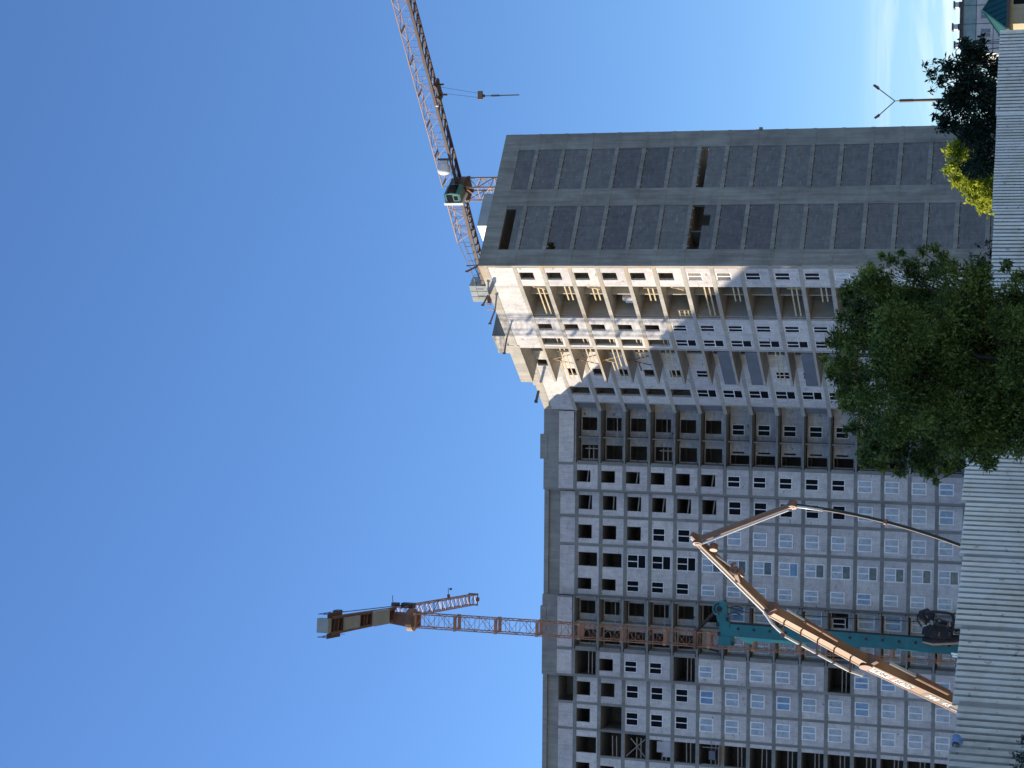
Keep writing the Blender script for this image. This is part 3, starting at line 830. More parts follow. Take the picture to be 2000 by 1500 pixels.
for s_ in (-1.1, 1.1):
    m = MB().mat(M['crane_dk'])
    m.hexa([P(-21, s_-.28, ZJ-.06), P(-17.4, s_-.28, ZJ-.06), P(-17.4, s_+.28, ZJ-.06), P(-21, s_+.28, ZJ-.06), P(-21, s_-.28, ZJ+.02), P(-17.4, s_-.28, ZJ+.02), P(-17.4, s_+.28, ZJ+.02), P(-21, s_+.28, ZJ+.02)])
    m.build('walkway', CL)
m = MB().mat(M['steel']); m.cube(P(-16.8, 1.2, ZJ+.6), (.5, 1.0, .7)); m.bar(P(-16.6, 1.15, ZJ+.7), P(.8, 1.0, ZJ-.3), .08); m.bar(P(-.5, 1.1, ZJ+.4), P(-.5, 2.2, ZJ+.5), .06)
m.cube(P(1.0, 1.0, ZJ-1.0), (.6, 1.0, 1.5)); m.cube(P(-.4, 1.15, ZJ+.1), (.4, .8, .8)); m.build('hoist_winch', CL)

# ---- right crane
MR = Vector((24.4, 212.0, 0)); ZB = 75.6
CR = thing('tower_crane', MR, 'sunlit tower crane with a green cab rising behind the grey gable', 'tower crane', 'tower cranes over the site')
th = math.atan2(-19.0, 19.9)
ju = Vector((math.cos(th), math.sin(th), 0)); jn = Vector((-ju.y, ju.x, 0))
Q = lambda along, side, z: MR + ju*along + jn*side + Vector((0, 0, z))
m = MB(); nsec = 15
rot45 = ju*1.0
for s_ in range(nsec):
    z0, z1 = (ZB-.6)*s_/nsec, (ZB-.6)*(s_+1)/nsec
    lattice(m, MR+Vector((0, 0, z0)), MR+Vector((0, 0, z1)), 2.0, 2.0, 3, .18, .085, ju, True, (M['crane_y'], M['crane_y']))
    for a, b in ((-1, -1), (1, -1), (1, 1), (-1, 1)): m.mat(M['crane_dk']).cube(Q(a, b, z1), (.35, .35, .4), th)
m.build('mast', CR)
m = MB().mat(M['crane_dk'])
m.tube([Q(0, 0, ZB-.7), Q(0, 0, ZB-.5), Q(0, 0, ZB+.3), Q(0, 0, ZB+.5)], [1.2, 1.6, 1.6, 1.3], 20)
m.cube(Q(0, 0, ZB+.9), (2.2, 1.7, 1.4), th); m.build('slewing_unit', CR)
m = MB()
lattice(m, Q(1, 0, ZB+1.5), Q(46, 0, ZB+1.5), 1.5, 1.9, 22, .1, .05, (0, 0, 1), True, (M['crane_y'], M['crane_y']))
m.mat(M['crane_dk'])
for s_ in (-.75, .75): m.bar(Q(1, s_, ZB+.42), Q(46, s_, ZB+.42), .24, .34)
for i in range(30): m.bar(Q(1+i*1.5, -.75, ZB+.45), Q(2.5+i*1.5, .75, ZB+.45), .12)
for i in range(0, 30, 3): m.mat(M['crane_y']).cube(Q(1+i*1.5, 0, ZB+2.45), (.3, 1.5, .1), th)
m.build('jib', CR)
m = MB()
lattice(m, Q(-1, 0, ZB+1.5), Q(-8.0, 0, ZB+1.5), 1.5, 1.9, 5, .11, .06, (0, 0, 1), True, (M['crane_y'], M['crane_y']))
m.mat(M['crane_dk'])
for s_ in (-.75, .75): m.bar(Q(-1, s_, ZB+.42), Q(-18.6, s_, ZB+.42), .22, .42)
for i in range(14): m.bar(Q(-1.3-i*1.22, -.75, ZB+.42), Q(-2.1-i*1.22, .75, ZB+.42), .14)
m.mat(M['steel'])
for s_ in (-.7, .7): m.bar(Q(-8, s_, ZB+2.4), Q(-17.4, s_, ZB+1.1), .07)
for i in range(8):
    for s_ in (-.95, .95): m.bar(Q(-8.5-i*1.2, s_, ZB+.5), Q(-8.5-i*1.2, s_, ZB+1.5), .05)
for s_ in (-.95, .95): m.bar(Q(-8, s_, ZB+1.5), Q(-17.4, s_, ZB+1.5), .05)
m.build('counter_jib', CR)
m = MB().mat(M['cw'])
for i in range(3): m.cube(Q(-15.6-i*.95, 0, ZB+1.2), (.85, 1.9, 2.4), th)
m.build('counterweight', CR)
cb = at(887, 378, 209.5); tocam = Vector((-cb.x, -cb.y, 0)).normalized(); azc = math.atan2(tocam.x, -tocam.y)
fc = Frame((cb.x, cb.y), (math.cos(th), math.sin(th)), (math.sin(th), -math.cos(th)))
m = MB().mat(M['cab'])
zc = cb.z-1.1
rings = []
for z, s0, s1, dd in ((0, -.5, .55, .95), (.25, -.65, .65, 1.0), (1.2, -.65, .75, 1.0), (1.9, -.65, .6, 1.0), (2.15, -.5, .4, .9)):
    rings.append([fc(s0, -dd, zc+z), fc(s1, -dd, zc+z), fc(s1, dd, zc+z), fc(s0, dd, zc+z)])
m.loft(rings)
cab = m.build('operator_cab', CR)
m = MB().mat(M['glass_room_shade']); m.box(fc, -.55, .5, 1.0, 1.03, zc+1.0, zc+1.8); m.box(fc, -.3, .3, .99, 1.02, zc+.35, zc+.85)
m.box(fc, .7, .79, -.75, .75, zc+.55, zc+1.7); m.build('cab_window', CR)
m = MB().mat(M['white']); m.box(fc, -1.0, -.68, -1.05, 1.1, zc-.2, zc+2.3); m.build('cab_panel', CR)
wb = at(867, 330, 208.5)
m = MB().mat(M['white'])
rings = []
for i in range(9):
    t = math.pi*i/8; rr = .78*math.sin(t)**.5 if 0 < i < 8 else .15
    rings.append([wb + Vector((rr*math.cos(a*math.pi/6), rr*math.sin(a*math.pi/6), -.9*math.cos(t)*.85)) for a in range(12)])
m.loft(rings); m.build('winch_drum', CR, smooth=True)
wb2 = at(867, 318, 208.5)
m = MB().mat(M['white']); m.cube(wb2, (.5, .5, 1.0)); m.mat(M['steel']).cube(wb2+Vector((.4, 0, 0)), (.25, .5, 1.5)); m.build('winch_motor', CR)
m = MB().mat(M['crane_dk'])
tr = Q(14.9, 0, ZB+.1); 
for da in (-.9, .9):
    for s_ in (-.7, .7): m.tube([Q(14.9+da, s_-.08, ZB+.1), Q(14.9+da, s_+.08, ZB+.1)], .3, 10)
m.bar(Q(13.6, 0, ZB-.1), Q(16.2, 0, ZB-.1), 1.3, .2); m.bar(Q(14.2, 0, ZB-.2), Q(14.2, 0, ZB-1.0), .2); m.bar(Q(15.7, 0, ZB-.2), Q(15.7, 0, ZB-.9), .2)
m.mat(M['white']).bar(Q(13.2, -.9, ZB+.3), Q(13.2, .9, ZB+.3), .15, .3)
m.build('trolley', CR)
hb = at(938, 186, 201.8)
m = MB().mat(M['steel'])
for da in (-.45, .45): m.bar(Q(14.9+da, 0, ZB-.4), Vector((hb.x, hb.y, hb.z+.3)) + ju*da*.7, .035)
m.build('hoist_rope', CR)
m = MB().mat(M['boom']); m.cube(hb, (1.0, .35, .55), th+R(40)); m.mat(M['crane_dk']); m.cube(hb+Vector((-.1, 0, -.4)), (.35, .3, .3)); m.build('hook_block', CR)
m = MB().mat(M['steel']); e = at(1014, 184, 201.8)
m.tube([hb-Vector((.1, 0, .55)), hb-Vector((.1, 0, 1.4))], .06, 6); m.tube([hb-Vector((.1, 0, 1.4)), hb-Vector((.1, 0, 2.4))], .13, 6); m.tube([hb-Vector((.1, 0, 2.4)), Vector((hb.x-.1, hb.y, e.z))], .075, 6)
o = m.build('lifting_chain', loc=(hb.x, hb.y, e.z)); tag(o, 'dark lifting chain hanging from the crane hook against the sky', 'chain')

# ================================================================== CONCRETE PUMP
bp = [at(1868, 1374, 100), at(1692, 1292, 95), at(1500, 1189, 90), at(1363, 1056, 87), at(1548, 986, 86)]
bdir = (bp[1]-bp[0]).normalized()
root0 = bp[0] - bdir*8.0
base_pt = Vector((root0.x, root0.y, 0))
PUMP = thing('concrete_pump', base_pt, 'orange folding concrete pump boom with white lettering behind the metal fence', 'concrete pump')
pl = Vector((bp[2].x-bp[0].x, bp[2].y-bp[0].y, 0)).normalized()      # plan direction of the boom plane
side = Vector((pl.y, -pl.x, 0))
if side.x > 0: side = -side                                           # towards the sun
def beam(p0, p1, w0, h0, w1, h1, name, mat='boom', ext=0.0):
    m = MB().mat(M[mat]); m.taper(p0, p1, h0, w0, h1, w1, side); return m
def upv(p0, p1):
    d = (p1-p0).normalized(); u = side.cross(d)
    return u if u.z > 0 else -u
def boom_section(p0, p1, w0, h0, w1, h1, name='boom_section'):
    m = MB().mat(M['boom'])
    d = (p1-p0).normalized(); u = upv(p0, p1)
    c = []
    for p, w, h in ((p0, w0, h0), (p1, w1, h1)):
        a, b = side*w/2, u*h/2; c.append([p-a-b, p+a-b, p+a+b, p-a+b])
    m.loft(c)
    m.mat(M['boom_dk'])                                                # flange lips
    for sgn in (-1, 1):
        m.bar(p0+side*w0/2+u*sgn*h0/2, p1+side*w1/2+u*sgn*h1/2, .05, .09)
    for q, w, h in ((p0, w0, h0), (p1, w1, h1)):                       # knuckle plates
        for s_ in (-1, 1):
            m.tube([q+side*s_*(w/2+.02), q+side*s_*(w/2+.08)], h*.5, 14)
    return m, d, u
s1, d1, u1 = boom_section(root0, bp[1], .62, .95, .56, .72); s1.build('boom_section', PUMP)
s2, d2_, u2 = boom_section(bp[1], bp[2], .5, .62, .42, .46); s2.build('boom_section', PUMP)
s3, d3, u3 = boom_section(bp[2], bp[3], .4, .42, .3, .28); s3.build('boom_section', PUMP)
s4, d4, u4 = boom_section(bp[3], bp[4], .3, .3, .2, .2); s4.build('boom_section', PUMP)
# painted bands and lettering on the sunny web
def on_web(p0, p1, w0, w1, L0, L1, hh, mat, name, off=.012, v=0.0):
    d = (p1-p0); Lt = d.length; d.normalize(); u = upv(p0, p1)
    m = MB().mat(M[mat]); c = []
    for l in (L0, L1):
        w = w0+(w1-w0)*l/Lt; o = p0+d*l+side*(w/2+off/2)+u*v; c.append([o-side*off/2-u*hh/2, o+side*off/2-u*hh/2, o+side*off/2+u*hh/2, o-side*off/2+u*hh/2])
    m.loft(c); return m.build(name, PUMP)
Lt1 = (bp[1]-root0).length
def frac(px): return None
def Lpos(x, y):            # distance along section 1 of photo pixel
    best = min(range(401), key=lambda i: (lambda p: abs(PROJ(p)-x))(root0+(bp[1]-root0)*i/400))
    return Lt1*best/400
lw0, lw1, lg, lb = Lpos(1708, 0), Lpos(1795, 0), Lpos(1818, 0), Lpos(1875, 0)
hw = .5
on_web(root0, bp[1], .62, .56, lw1, lw0, hw, 'white', 'name_band')
on_web(root0, bp[1], .62, .56, lb-1.5, lg, hw, 'greyband', 'number_band')
def text_on_web(s, L, size, mat, name, v=0.0):
    cu = bpy.data.curves.new(name, 'FONT'); cu.body = s; cu.size = size; cu.align_x = 'CENTER'; cu.align_y = 'CENTER'; cu.extrude = .004
    cu.offset = size*.02
    tmp = bpy.data.objects.new(name, cu); COL.objects.link(tmp)
    bpy.context.view_layer.update()
    me = bpy.data.meshes.new_from_object(tmp.evaluated_get(bpy.context.evaluated_depsgraph_get())); bpy.data.objects.remove(tmp)
    w = .62+(.56-.62)*L/Lt1
    X = -d1; Zv = side; Yv = Zv.cross(X)                               # reads from the tip down to the foot
    o = root0 + d1*L + side*(w/2+.022) + u1*v
    mm = Matrix((( X.x, Yv.x, Zv.x, o.x), (X.y, Yv.y, Zv.y, o.y), (X.z, Yv.z, Zv.z, o.z), (0, 0, 0, 1)))
    me.transform(Matrix.Translation(-WORLD_OFF[PUMP.name]) @ mm)
    me.materials.clear(); me.materials.append(M[mat])
    ob = bpy.data.objects.new(name, me); COL.objects.link(ob); ob.parent = PUMP; WORLD_OFF[ob.name] = WORLD_OFF[PUMP.name]
    return ob
def spread_text(s, La, Lb, size, mat, name):
    for i, ch in enumerate(s):
        if ch == ' ': continue
        text_on_web(ch, La+(Lb-La)*i/(len(s)-1), size, mat, name)
spread_text('ТЕХНО', Lpos(1719, 0), Lpos(1746, 0), .42, 'black', 'letter')
spread_text('БЕТОН', Lpos(1766, 0), Lpos(1792, 0), .42, 'black', 'letter')
spread_text('700 45', Lpos(1827, 0), Lpos(1866, 0), .5, 'white', 'number')
lr = Lpos(1756, 0); on_web(root0, bp[1], .62, .56, lr-.17, lr+.17, .44, 'redmark', 'red_mark', .02)
# hydraulic cylinders
def cyl(p0, p1, f, r, name='hydraulic_cylinder'):
    m = MB().mat(M['boom_dk']); q = p0+(p1-p0)*f; m.tube([p0, q], r, 10); m.mat(M['chrome']); m.tube([q, p1], r*.55, 8); return m.build(name, PUMP)
cyl(bp[1]-d1*5.6-u1*.75, bp[1]-d1*.7-u1*.95, .55, .16)
cyl(bp[2]-d2_*4.6-u2*.55, bp[2]-d2_*.5-u2*.8, .65, .11)
cyl(bp[3]-d3*3.0-u3*.55, bp[3]+Vector((.1, 0, .35)), .25, .1)
def link(f):
    m = MB().mat(M['boom_dk']); f(m); m.build('boom_linkage', PUMP)
for q, uu, s_ in ((bp[1], u1, .8), (bp[2], u2, .65)):
    link(lambda m: m.taper(q-uu*.05, q-uu*s_, .3, .7, .22, .35, side))
lq = bp[3]-d3*2.4-u3*.5
link(lambda m: m.tube([lq+Vector((.26*math.cos(t), .0, .26*math.sin(t))) for t in [R(i*24) for i in range(13)]], .09, 6))
link(lambda m: m.taper(bp[3]-d3*3.1-u3*.1, lq, .25, .5, .15, .3, side))
link(lambda m: m.tube([bp[3]-side*.2, bp[3]+side*.2], .24, 12))
link(lambda m: m.tube([bp[4]-side*.16, bp[4]+side*.16], .22, 12))
link(lambda m: m.taper(bp[3]-u3*.1, bp[3]+d3*.5, .22, .42, .18, .28, side))
link(lambda m: m.tube([bp[3]-d3*.7-u3*.5-side*.16, bp[3]-d3*.7-u3*.5+side*.16], .2, 10))
# delivery pipe on brackets along the boom
m = MB().mat(M['pipe'])
off2 = side*.95
q0, q1 = bp[1]-d1*.3+side*.75, bp[2]-d2_*.2+side*.5
m.tube([root0+side*.55-u1*.3, bp[1]-d1*6.3+side*.55-u1*.3], .07, 8); m.build('delivery_pipe', PUMP)
m = MB().mat(M['pipe'])
m.tube([bp[1]+d2_*.2+off2*.9, bp[1]+d2_*1.2+off2*1.05, bp[2]-d2_*1.4+off2*1.0, bp[2]-d2_*.4+off2*.7, bp[2]+d3*.2+side*.35], .075, 8)
m.tube([bp[2]+d3*.2+side*.32, bp[3]-d3*.3+side*.28], .06, 8); m.tube([bp[3]+d4*.3+side*.25, bp[4]-d4*.2+side*.2], .055, 8)
m.build('delivery_pipe', PUMP)
L2 = (bp[2]-bp[1]).length
m = MB().mat(M['boom_dk'])
for i in range(5):
    q = bp[1]+d2_*(1.2+i*(L2-2.4)/4); m = MB().mat(M['boom_dk']); m.bar(q+side*.22, q+off2, .07); m.cube(q+off2, (.2, .2, .2)); m.build('pipe_bracket', PUMP)
# end hose hanging from the tip
m = MB().mat(M['black']); hp = []
for i in range(15):
    t = i/14; x = 1548+(1880-1548)*t*1.25; y = 986 + 81*(.45*t*1.25+.55*(t*1.25)**2)
    hp.append(at(x, y, 86-.3*t))
m.tube(hp, .085, 8); m.mat(M['pipe']); m.tube([hp[0]+side*.05, hp[1]+side*.06, hp[2]+side*.06], .075, 8)
for i in (6,): m.mat(M['boom_dk']).tube([hp[i], hp[i]+(hp[i+1]-hp[i])*.25], .14, 8)
m.build('end_hose', PUMP, smooth=True)
# turret and truck body (behind the fence)
m = MB().mat(M['boom_dk']); m.tube([base_pt+Vector((0, 0, 1.2)), base_pt+Vector((0, 0, 2.6))], .7, 14); m.taper(base_pt+Vector((0, 0, 2.4)), root0, .9, .9, .7, .7, side); m.build('turret', PUMP)
m = MB().mat(M['white']); m.cube(base_pt+Vector((0, 0, .9)), (2.4, 9, .5)); m.cube(base_pt+Vector((0, -5.2, 1.7)), (2.4, 2.0, 2.2)); m.build('truck_body', PUMP)
for sx in (-1.1, 1.1):
    for yy in (-4.8, 1.2, 2.6):
        m = MB().mat(M['black']); c = base_pt+Vector((sx, yy, .5)); m.tube([c-Vector((.15, 0, 0)), c+Vector((.15, 0, 0))], .5, 18); m.build('wheel', PUMP)

# ================================================================== DRILLING RIG
rt, rbm = at(1428, 1229, 118), at(1872, 1264, 118)
gd = rbm + (rbm-rt)*(rbm.z/(rt.z-rbm.z)); gd.z = 0
RIG = thing('drilling_rig', gd, 'teal drilling rig with a tall upright mast in front of the facade', 'drilling rig')
fwd = Vector((rt.x, rt.y, 0)).normalized(); ax = (rt-gd).normalized(); rx = Vector((1, 0, 0))
pt = lambda z: gd + ax*(z/ax.z)
m = MB().mat(M['teal']); m.taper(gd, rt, 1.0, .78, .8, .78, (0, 1, 0))
m.build('rig_mast', RIG)
m = MB().mat(M['black'])
for i in range(14):
    p = pt(9.0+i*1.05)+Vector((.12, -.40, 0)); m.tube([p, p-Vector((0, .02, 0))], .1, 8)
m.bar(pt(1)+Vector((.47, -.3, 0)), rt+Vector((.43, -.3, 0)), .1, .2); m.build('mast_rail', RIG)
m = MB().mat(M['teal_lt']); m.taper(pt(18.2)-Vector((.52, .1, 0)), pt(22.6)-Vector((.48, .1, 0)), .2, .5, .3, .5, (0, 1, 0)); m.bar(pt(21.7)-Vector((.75, .1, 0)), pt(22.3)-Vector((.5, .1, 0)), .3); m.build('mast_plate', RIG)
m = MB().mat(M['teal_lt']); m.bar(pt(10.9)-Vector((.42, .42, 0)), pt(12.3)-Vector((.38, .42, 0)), .08); m.build('mast_plate', RIG)
m = MB().mat(M['teal']); hd = rt
m.bar(hd+Vector((-1.05, 0, .1)), hd+Vector((1.15, 0, .65)), .7, .75); m.cube(hd+Vector((-.75, 0, .35)), (.6, .8, .8)); m.cube(hd+Vector((1.2, 0, .75)), (.5, .75, .6))
m.mat(M['black'])
for (x, z) in ((-.9, -.2), (-.3, .75), (.3, .85), (.7, .2)): m.cube(hd+Vector((x, -.37, z)), (.25, .12, .18))
m.build('mast_head', RIG)
m = MB().mat(M['teal']); c = hd+Vector((1.35, 0, .75)); m.tube([c-Vector((0, .4, 0)), c+Vector((0, .4, 0))], .5, 18); m.mat(M['black']); m.tube([c-Vector((0, .44, 0)), c+Vector((0, .44, 0))], .2, 12)
m.tube([c+Vector((.35*math.cos(t), -.42, .35*math.sin(t))) for t in [i*.35 for i in range(10)]], .05, 6); m.build('sheave', RIG)
m = MB().mat(M['teal']); q = pt(15.2); m.taper(q-Vector((.35, 0, .35)), q-Vector((1.25, 0, .1)), .5, .6, .35, .4, (0, 1, 0)); m.build('mast_bracket', RIG)
m = MB().mat(M['black'])
for x0, z0 in ((1.0, .2), (1.45, .1)):
    m.tube([hd+Vector((x0+.15*math.sin(t), -.35, z0-.9*t/3)) for t in [i*.3 for i in range(11)]], .045, 6)
m.tube([hd+Vector((1.5, -.1, .3)), hd+Vector((1.2, -.1, -1)), Vector((gd.x+1.6, gd.y, 12)), Vector((gd.x+1.7, gd.y, 5))], .03, 5)
m.build('rig_hose', RIG)
# rotary drive
qc = at(1832, 1228, 117)
def rotary(f, nm='rotary_drive', mt='machine'):
    m = MB().mat(M[mt]); f(m); m.build(nm, RIG, smooth=False)
W_ = lambda dx, dz, dy=0: qc+Vector((dx, dy, dz))
rotary(lambda m: m.tube([W_(-.75, .95), W_(-.75, .3), W_(-.6, -1.3), W_(-.5, -1.6)], [.2, .34, .3, .15], 12), 'drive_motor')
rotary(lambda m: m.loft([[W_(-.55, -.9, -.4), W_(.3, -1.05, -.4), W_(.3, -1.05, .4), W_(-.55, -.9, .4)], [W_(-.6, -.1, -.45), W_(.55, -.35, -.45), W_(.55, -.35, .4), W_(-.6, -.1, .4)],
                         [W_(-.5, .75, -.4), W_(.2, .55, -.4), W_(.2, .55, .4), W_(-.5, .75, .4)], [W_(-.35, 1.0, -.3), W_(.0, .95, -.3), W_(.0, .95, .3), W_(-.35, 1.0, .3)]]))
rotary(lambda m: m.tube([W_(.35, .62, -.1), W_(.62, 1.0, -.1), W_(.95, 1.02, -.1), W_(1.08, .7, -.1), W_(.85, .4, -.1), W_(.5, .45, -.1)], [.2, .26, .24, .22, .24, .2], 9), 'drive_head')
rotary(lambda m: m.tube([W_(.1, -1.0), W_(.25, -1.5), W_(.8, -1.75)], [.3, .2, .1], 9), 'drive_foot')
rg = random.Random(4)
for i in range(9):
    dx, dz = rg.uniform(-.5, .5), rg.uniform(-.9, .6)
    rotary(lambda m: m.taper(W_(dx-.12, dz, -.5), W_(dx+.16, dz+rg.uniform(-.1, .1), -.52), .12, .16, .08, .22, (0, 1, 0)), 'drive_fitting', ('rust', 'machine', 'wood_dark')[i % 3])
def hose(pts, r=.07): rotary(lambda m: m.tube(pts, r, 7), 'rig_hose', 'black')
hose([W_(1.05, .8, -.3), W_(1.12, .2, -.35), W_(1.08, -.5, -.3), W_(1.0, -.9, -.2), W_(.55, -1.0, -.2)], .1)
hose([W_(.95, -.8, -.2), W_(1.2, -1.4, -.1), W_(1.5, -2.1, 0)], .07)
hose([W_(.5, .4, -.4), W_(.7, -.1, -.5), W_(.45, -.7, -.5), W_(.6, -1.2, -.4)], .06)
hose([W_(-.2, .6, -.5), W_(.35, .2, -.55), W_(.3, -.5, -.55), W_(-.2, -1.1, -.5), W_(-.1, -2.0, -.4)], .06)
hose([W_(.1, 1.0, -.3), W_(.5, 1.3, -.3), W_(.9, 1.25, -.25)], .06)
m = MB().mat(M['teal']); m.cube(gd+Vector((1.2, 2.5, 2.1)), (3, 5.5, 2.2)); m.build('rig_body', RIG)
for sx in (-.4, 2.8):
    m = MB().mat(M['black']); m.cube(gd+Vector((sx, 2.2, .5)), (.7, 5.8, 1.0)); m.build('crawler_track', RIG)
m = MB().mat(M['chrome']); m.bar(at(1858, 1276, 117.5), at(1875, 1279, 117.5), .12); m.bar(at(1860, 1281, 117.5), at(1875, 1284, 117.5), .1); m.build('mast_strut', RIG)

# ================================================================== FENCE
def corrugated(p0, p1, z0, z1, period, depth, name='corrugated_panel'):
    """trapezoid sheet from plan point p0 to p1"""
    m = MB().mat(M['galv']); d = (p1-p0); L = d.length; d.normalize(); n = Vector((d.y, -d.x))
    if n.dot(-p0) < 0: n = -n
    k = max(1, int(L/period)); pr = [(0, 0), (.17, 0), (.27, 1), (.90, 1)]
    prof = [(i+a, b) for i in range(k) for a, b in pr if (i+a)*period < L] + [(L/period, 0)]
    b0 = len(m.v)
    for t in (0, .0015):
        for a, b in prof:
            q = p0 + d*(a*period) + n*(b*depth - t); jit = .004*math.sin(a*12.3)
            m.v.append(Vector((q.x, q.y, z0))); m.v.append(Vector((q.x, q.y, z1+jit)))
    N_ = len(prof)
    for s_ in (0, 1):
        o = s_*N_*2
        for i in range(N_-1): m.face([o+2*i, o+2*i+2, o+2*i+3, o+2*i+1])
    for i in range(N_-1): m.face([2*i+1, 2*i+3, N_*2+2*i+3, N_*2+2*i+1])
    return m
V2 = lambda x, y: Vector((x, y))
f0, f1 = V2(-4.1, 12.6), V2(.55, 21.9)
fd = (f1-f0).normalized(); Lf = (f1-f0).length
FEN = thing('metal_fence', (f0.x, f0.y, 0), 'tall fence of galvanised corrugated sheets running in front of the pump truck', 'fence')
def along_at(y):            # parameter where the fence crosses photo row y
    lo, hi = 0, Lf
    r_ = ray(1900, y); t = r_.x/r_.y
    # point f0+fd*s with x/y = t
    return (t*f0.y - f0.x)/(fd.x - t*fd.y)
cuts = [0, along_at(1467), along_at(1380), along_at(1230), along_at(1090), along_at(985), along_at(890), Lf]
tops = [1853, 1866, 1869, 1874, 1880, 1884, 1892]
for i in range(7):
    a, b = cuts[i], cuts[i+1]
    mid = (a+b)/2; p = f0+fd*mid
    row = [1480, 1430, 1300, 1150, 1040, 930, 800][i]
    yy = (f0+fd*along_at(row)).y
    zt_ = at(tops[i], row, yy).z
    corrugated(f0+fd*a, f0+fd*(b+.03), 0.05, zt_, .092, .034).build('corrugated_panel', FEN, recalc=False)
m = MB().mat(M['steel'])
nback = Vector((-fd.y, fd.x)); 
if nback.dot(f0) < 0: nback = -nback
for i in range(8):
    p = f0+fd*(cuts[i])+nback*.12
    mm = MB().mat(M['steel']); mm.cube((p.x, p.y, 1.15), (.07, .07, 2.3)); mm.build('fence_post', FEN)
mm = MB().mat(M['steel'])
for z in (.5, 2.0):
    a, b = f0+nback*.06, f1+nback*.06; mm.bar((a.x, a.y, z), (b.x, b.y, z), .04, .06)
mm.build('fence_rail', FEN)
g0, g1 = V2(.55, 21.95), V2(6.3, 25.2)
gdv = (g1-g0).normalized(); Lg = (g1-g0).length
FE2 = thing('metal_fence', (g0.x, g0.y, 0), 'far corrugated sheet fence running below the dark tree and lime bush', 'fence')
def al2(y):
    r_ = ray(1940, y); t = r_.x/r_.y; return (t*g0.y - g0.x)/(gdv.x - t*gdv.y)
rows = [640, 500, 400, 225, 64]; tp = [1937, 1940, 1942, 1946, 1951]
cuts = [0, al2(560), al2(415), al2(226), al2(62)]
for i in range(4):
    row = [600, 490, 330, 140][i]; x = [1936, 1938, 1942, 1949][i]
    yy = (g0+gdv*al2(row)).y
    corrugated(g0+gdv*cuts[i], g0+gdv*(cuts[i+1]+.02), .05, at(x, row, yy).z, .055 if i != 2 else .045, .02).build('corrugated_panel', FE2, recalc=False)
p = g0+gdv*al2(-60); q0 = g0+gdv*cuts[4]
corrugated(q0, p, .05, at(2015, 30, 25).z, .055, .014).build('corrugated_panel', FE2, recalc=False)
for i in range(5):
    p = g0+gdv*cuts[i]+Vector((-gdv.y, gdv.x))*.1
    mm = MB().mat(M['steel']); mm.cube((p.x, p.y, 1.25), (.06, .06, 2.5)); mm.build('fence_post', FE2)
# blue rag over the fence top
p = f0+fd*along_at(1455); c = at(1871, 1455, p.y)
m = MB().mat(M['blue_cloth'])
nf = -nback; rr = []
prof = [(-.10, .012), (-.07, .03), (-.03, .035), (.01, .03), (.02, .0), (.01, -.03), (-.06, -.035)]
for i in range(7):
    s_ = (i-3)*.016; w = .72-.25*abs(i-3)/3 + .15*math.sin(i*2.1)
    rr.append([Vector((p.x+fd.x*s_+nf.x*(dy+.02), p.y+fd.y*s_+nf.y*(dy+.02), c.z+dz*w+.03)) for dz, dy in prof])
b0 = len(m.v)
for r_ in rr: m.v += r_
for i in range(6):
    for j in range(6): m.face([i*7+j, i*7+j+1, (i+1)*7+j+1, (i+1)*7+j])
o = m.build('blue_cloth', loc=(p.x, p.y, c.z), recalc=False)
sm = o.modifiers.new('thick', 'SOLIDIFY'); sm.thickness = .006
tag(o, 'crumpled blue cloth hung over the top of the corrugated fence', 'cloth')

# ================================================================== TREES
def leafy(mb, c, r, n, size, rs, flat=.8, squash=(1, 1, 1), droop=.3):
    for _ in range(n):
        while True:
            v = Vector((rs.uniform(-1, 1), rs.uniform(-1, 1), rs.uniform(-1, 1)))
            if v.length <= 1: break
        v = v * (.45 + .55*rs.random()**.5) if v.length > .3 else v
        p = c + Vector((v.x*r*squash[0], v.y*r*squash[1], v.z*r*squash[2]))
        d = Vector((rs.gauss(0, 1), rs.gauss(0, 1), rs.gauss(-droop, .8))) + v*.8
        d.normalize()
        up = Vector((rs.gauss(0, .6), rs.gauss(0, .6), 1)); sx = d.cross(up)
        if sx.length < .05: sx = Vector((1, 0, 0))
        sx.normalize(); nn = sx.cross(d)
        L = size*rs.uniform(.6, 1.3); w = L*rs.uniform(.36, .52)
        b = len(mb.v)
        mb.v += [p, p+d*L*.45+sx*w*.5+nn*L*.06, p+d*L, p+d*L*.45-sx*w*.5+nn*L*.06]
        mb.face([b, b+1, b+2]); mb.face([b, b+2, b+3])
def branch(mb, p0, p1, r0, r1, rs, n=5, wob=.06):
    pts = []
    L = (p1-p0).length
    for i in range(n+1):
        t = i/n; q = p0.lerp(p1, t)
        if 0 < i < n: q = q + Vector((rs.uniform(-1, 1), rs.uniform(-1, 1), rs.uniform(-.5, .5)))*L*wob
        pts.append(q)
    mb.tube(pts, [r0+(r1-r0)*i/n for i in range(n+1)], 7)
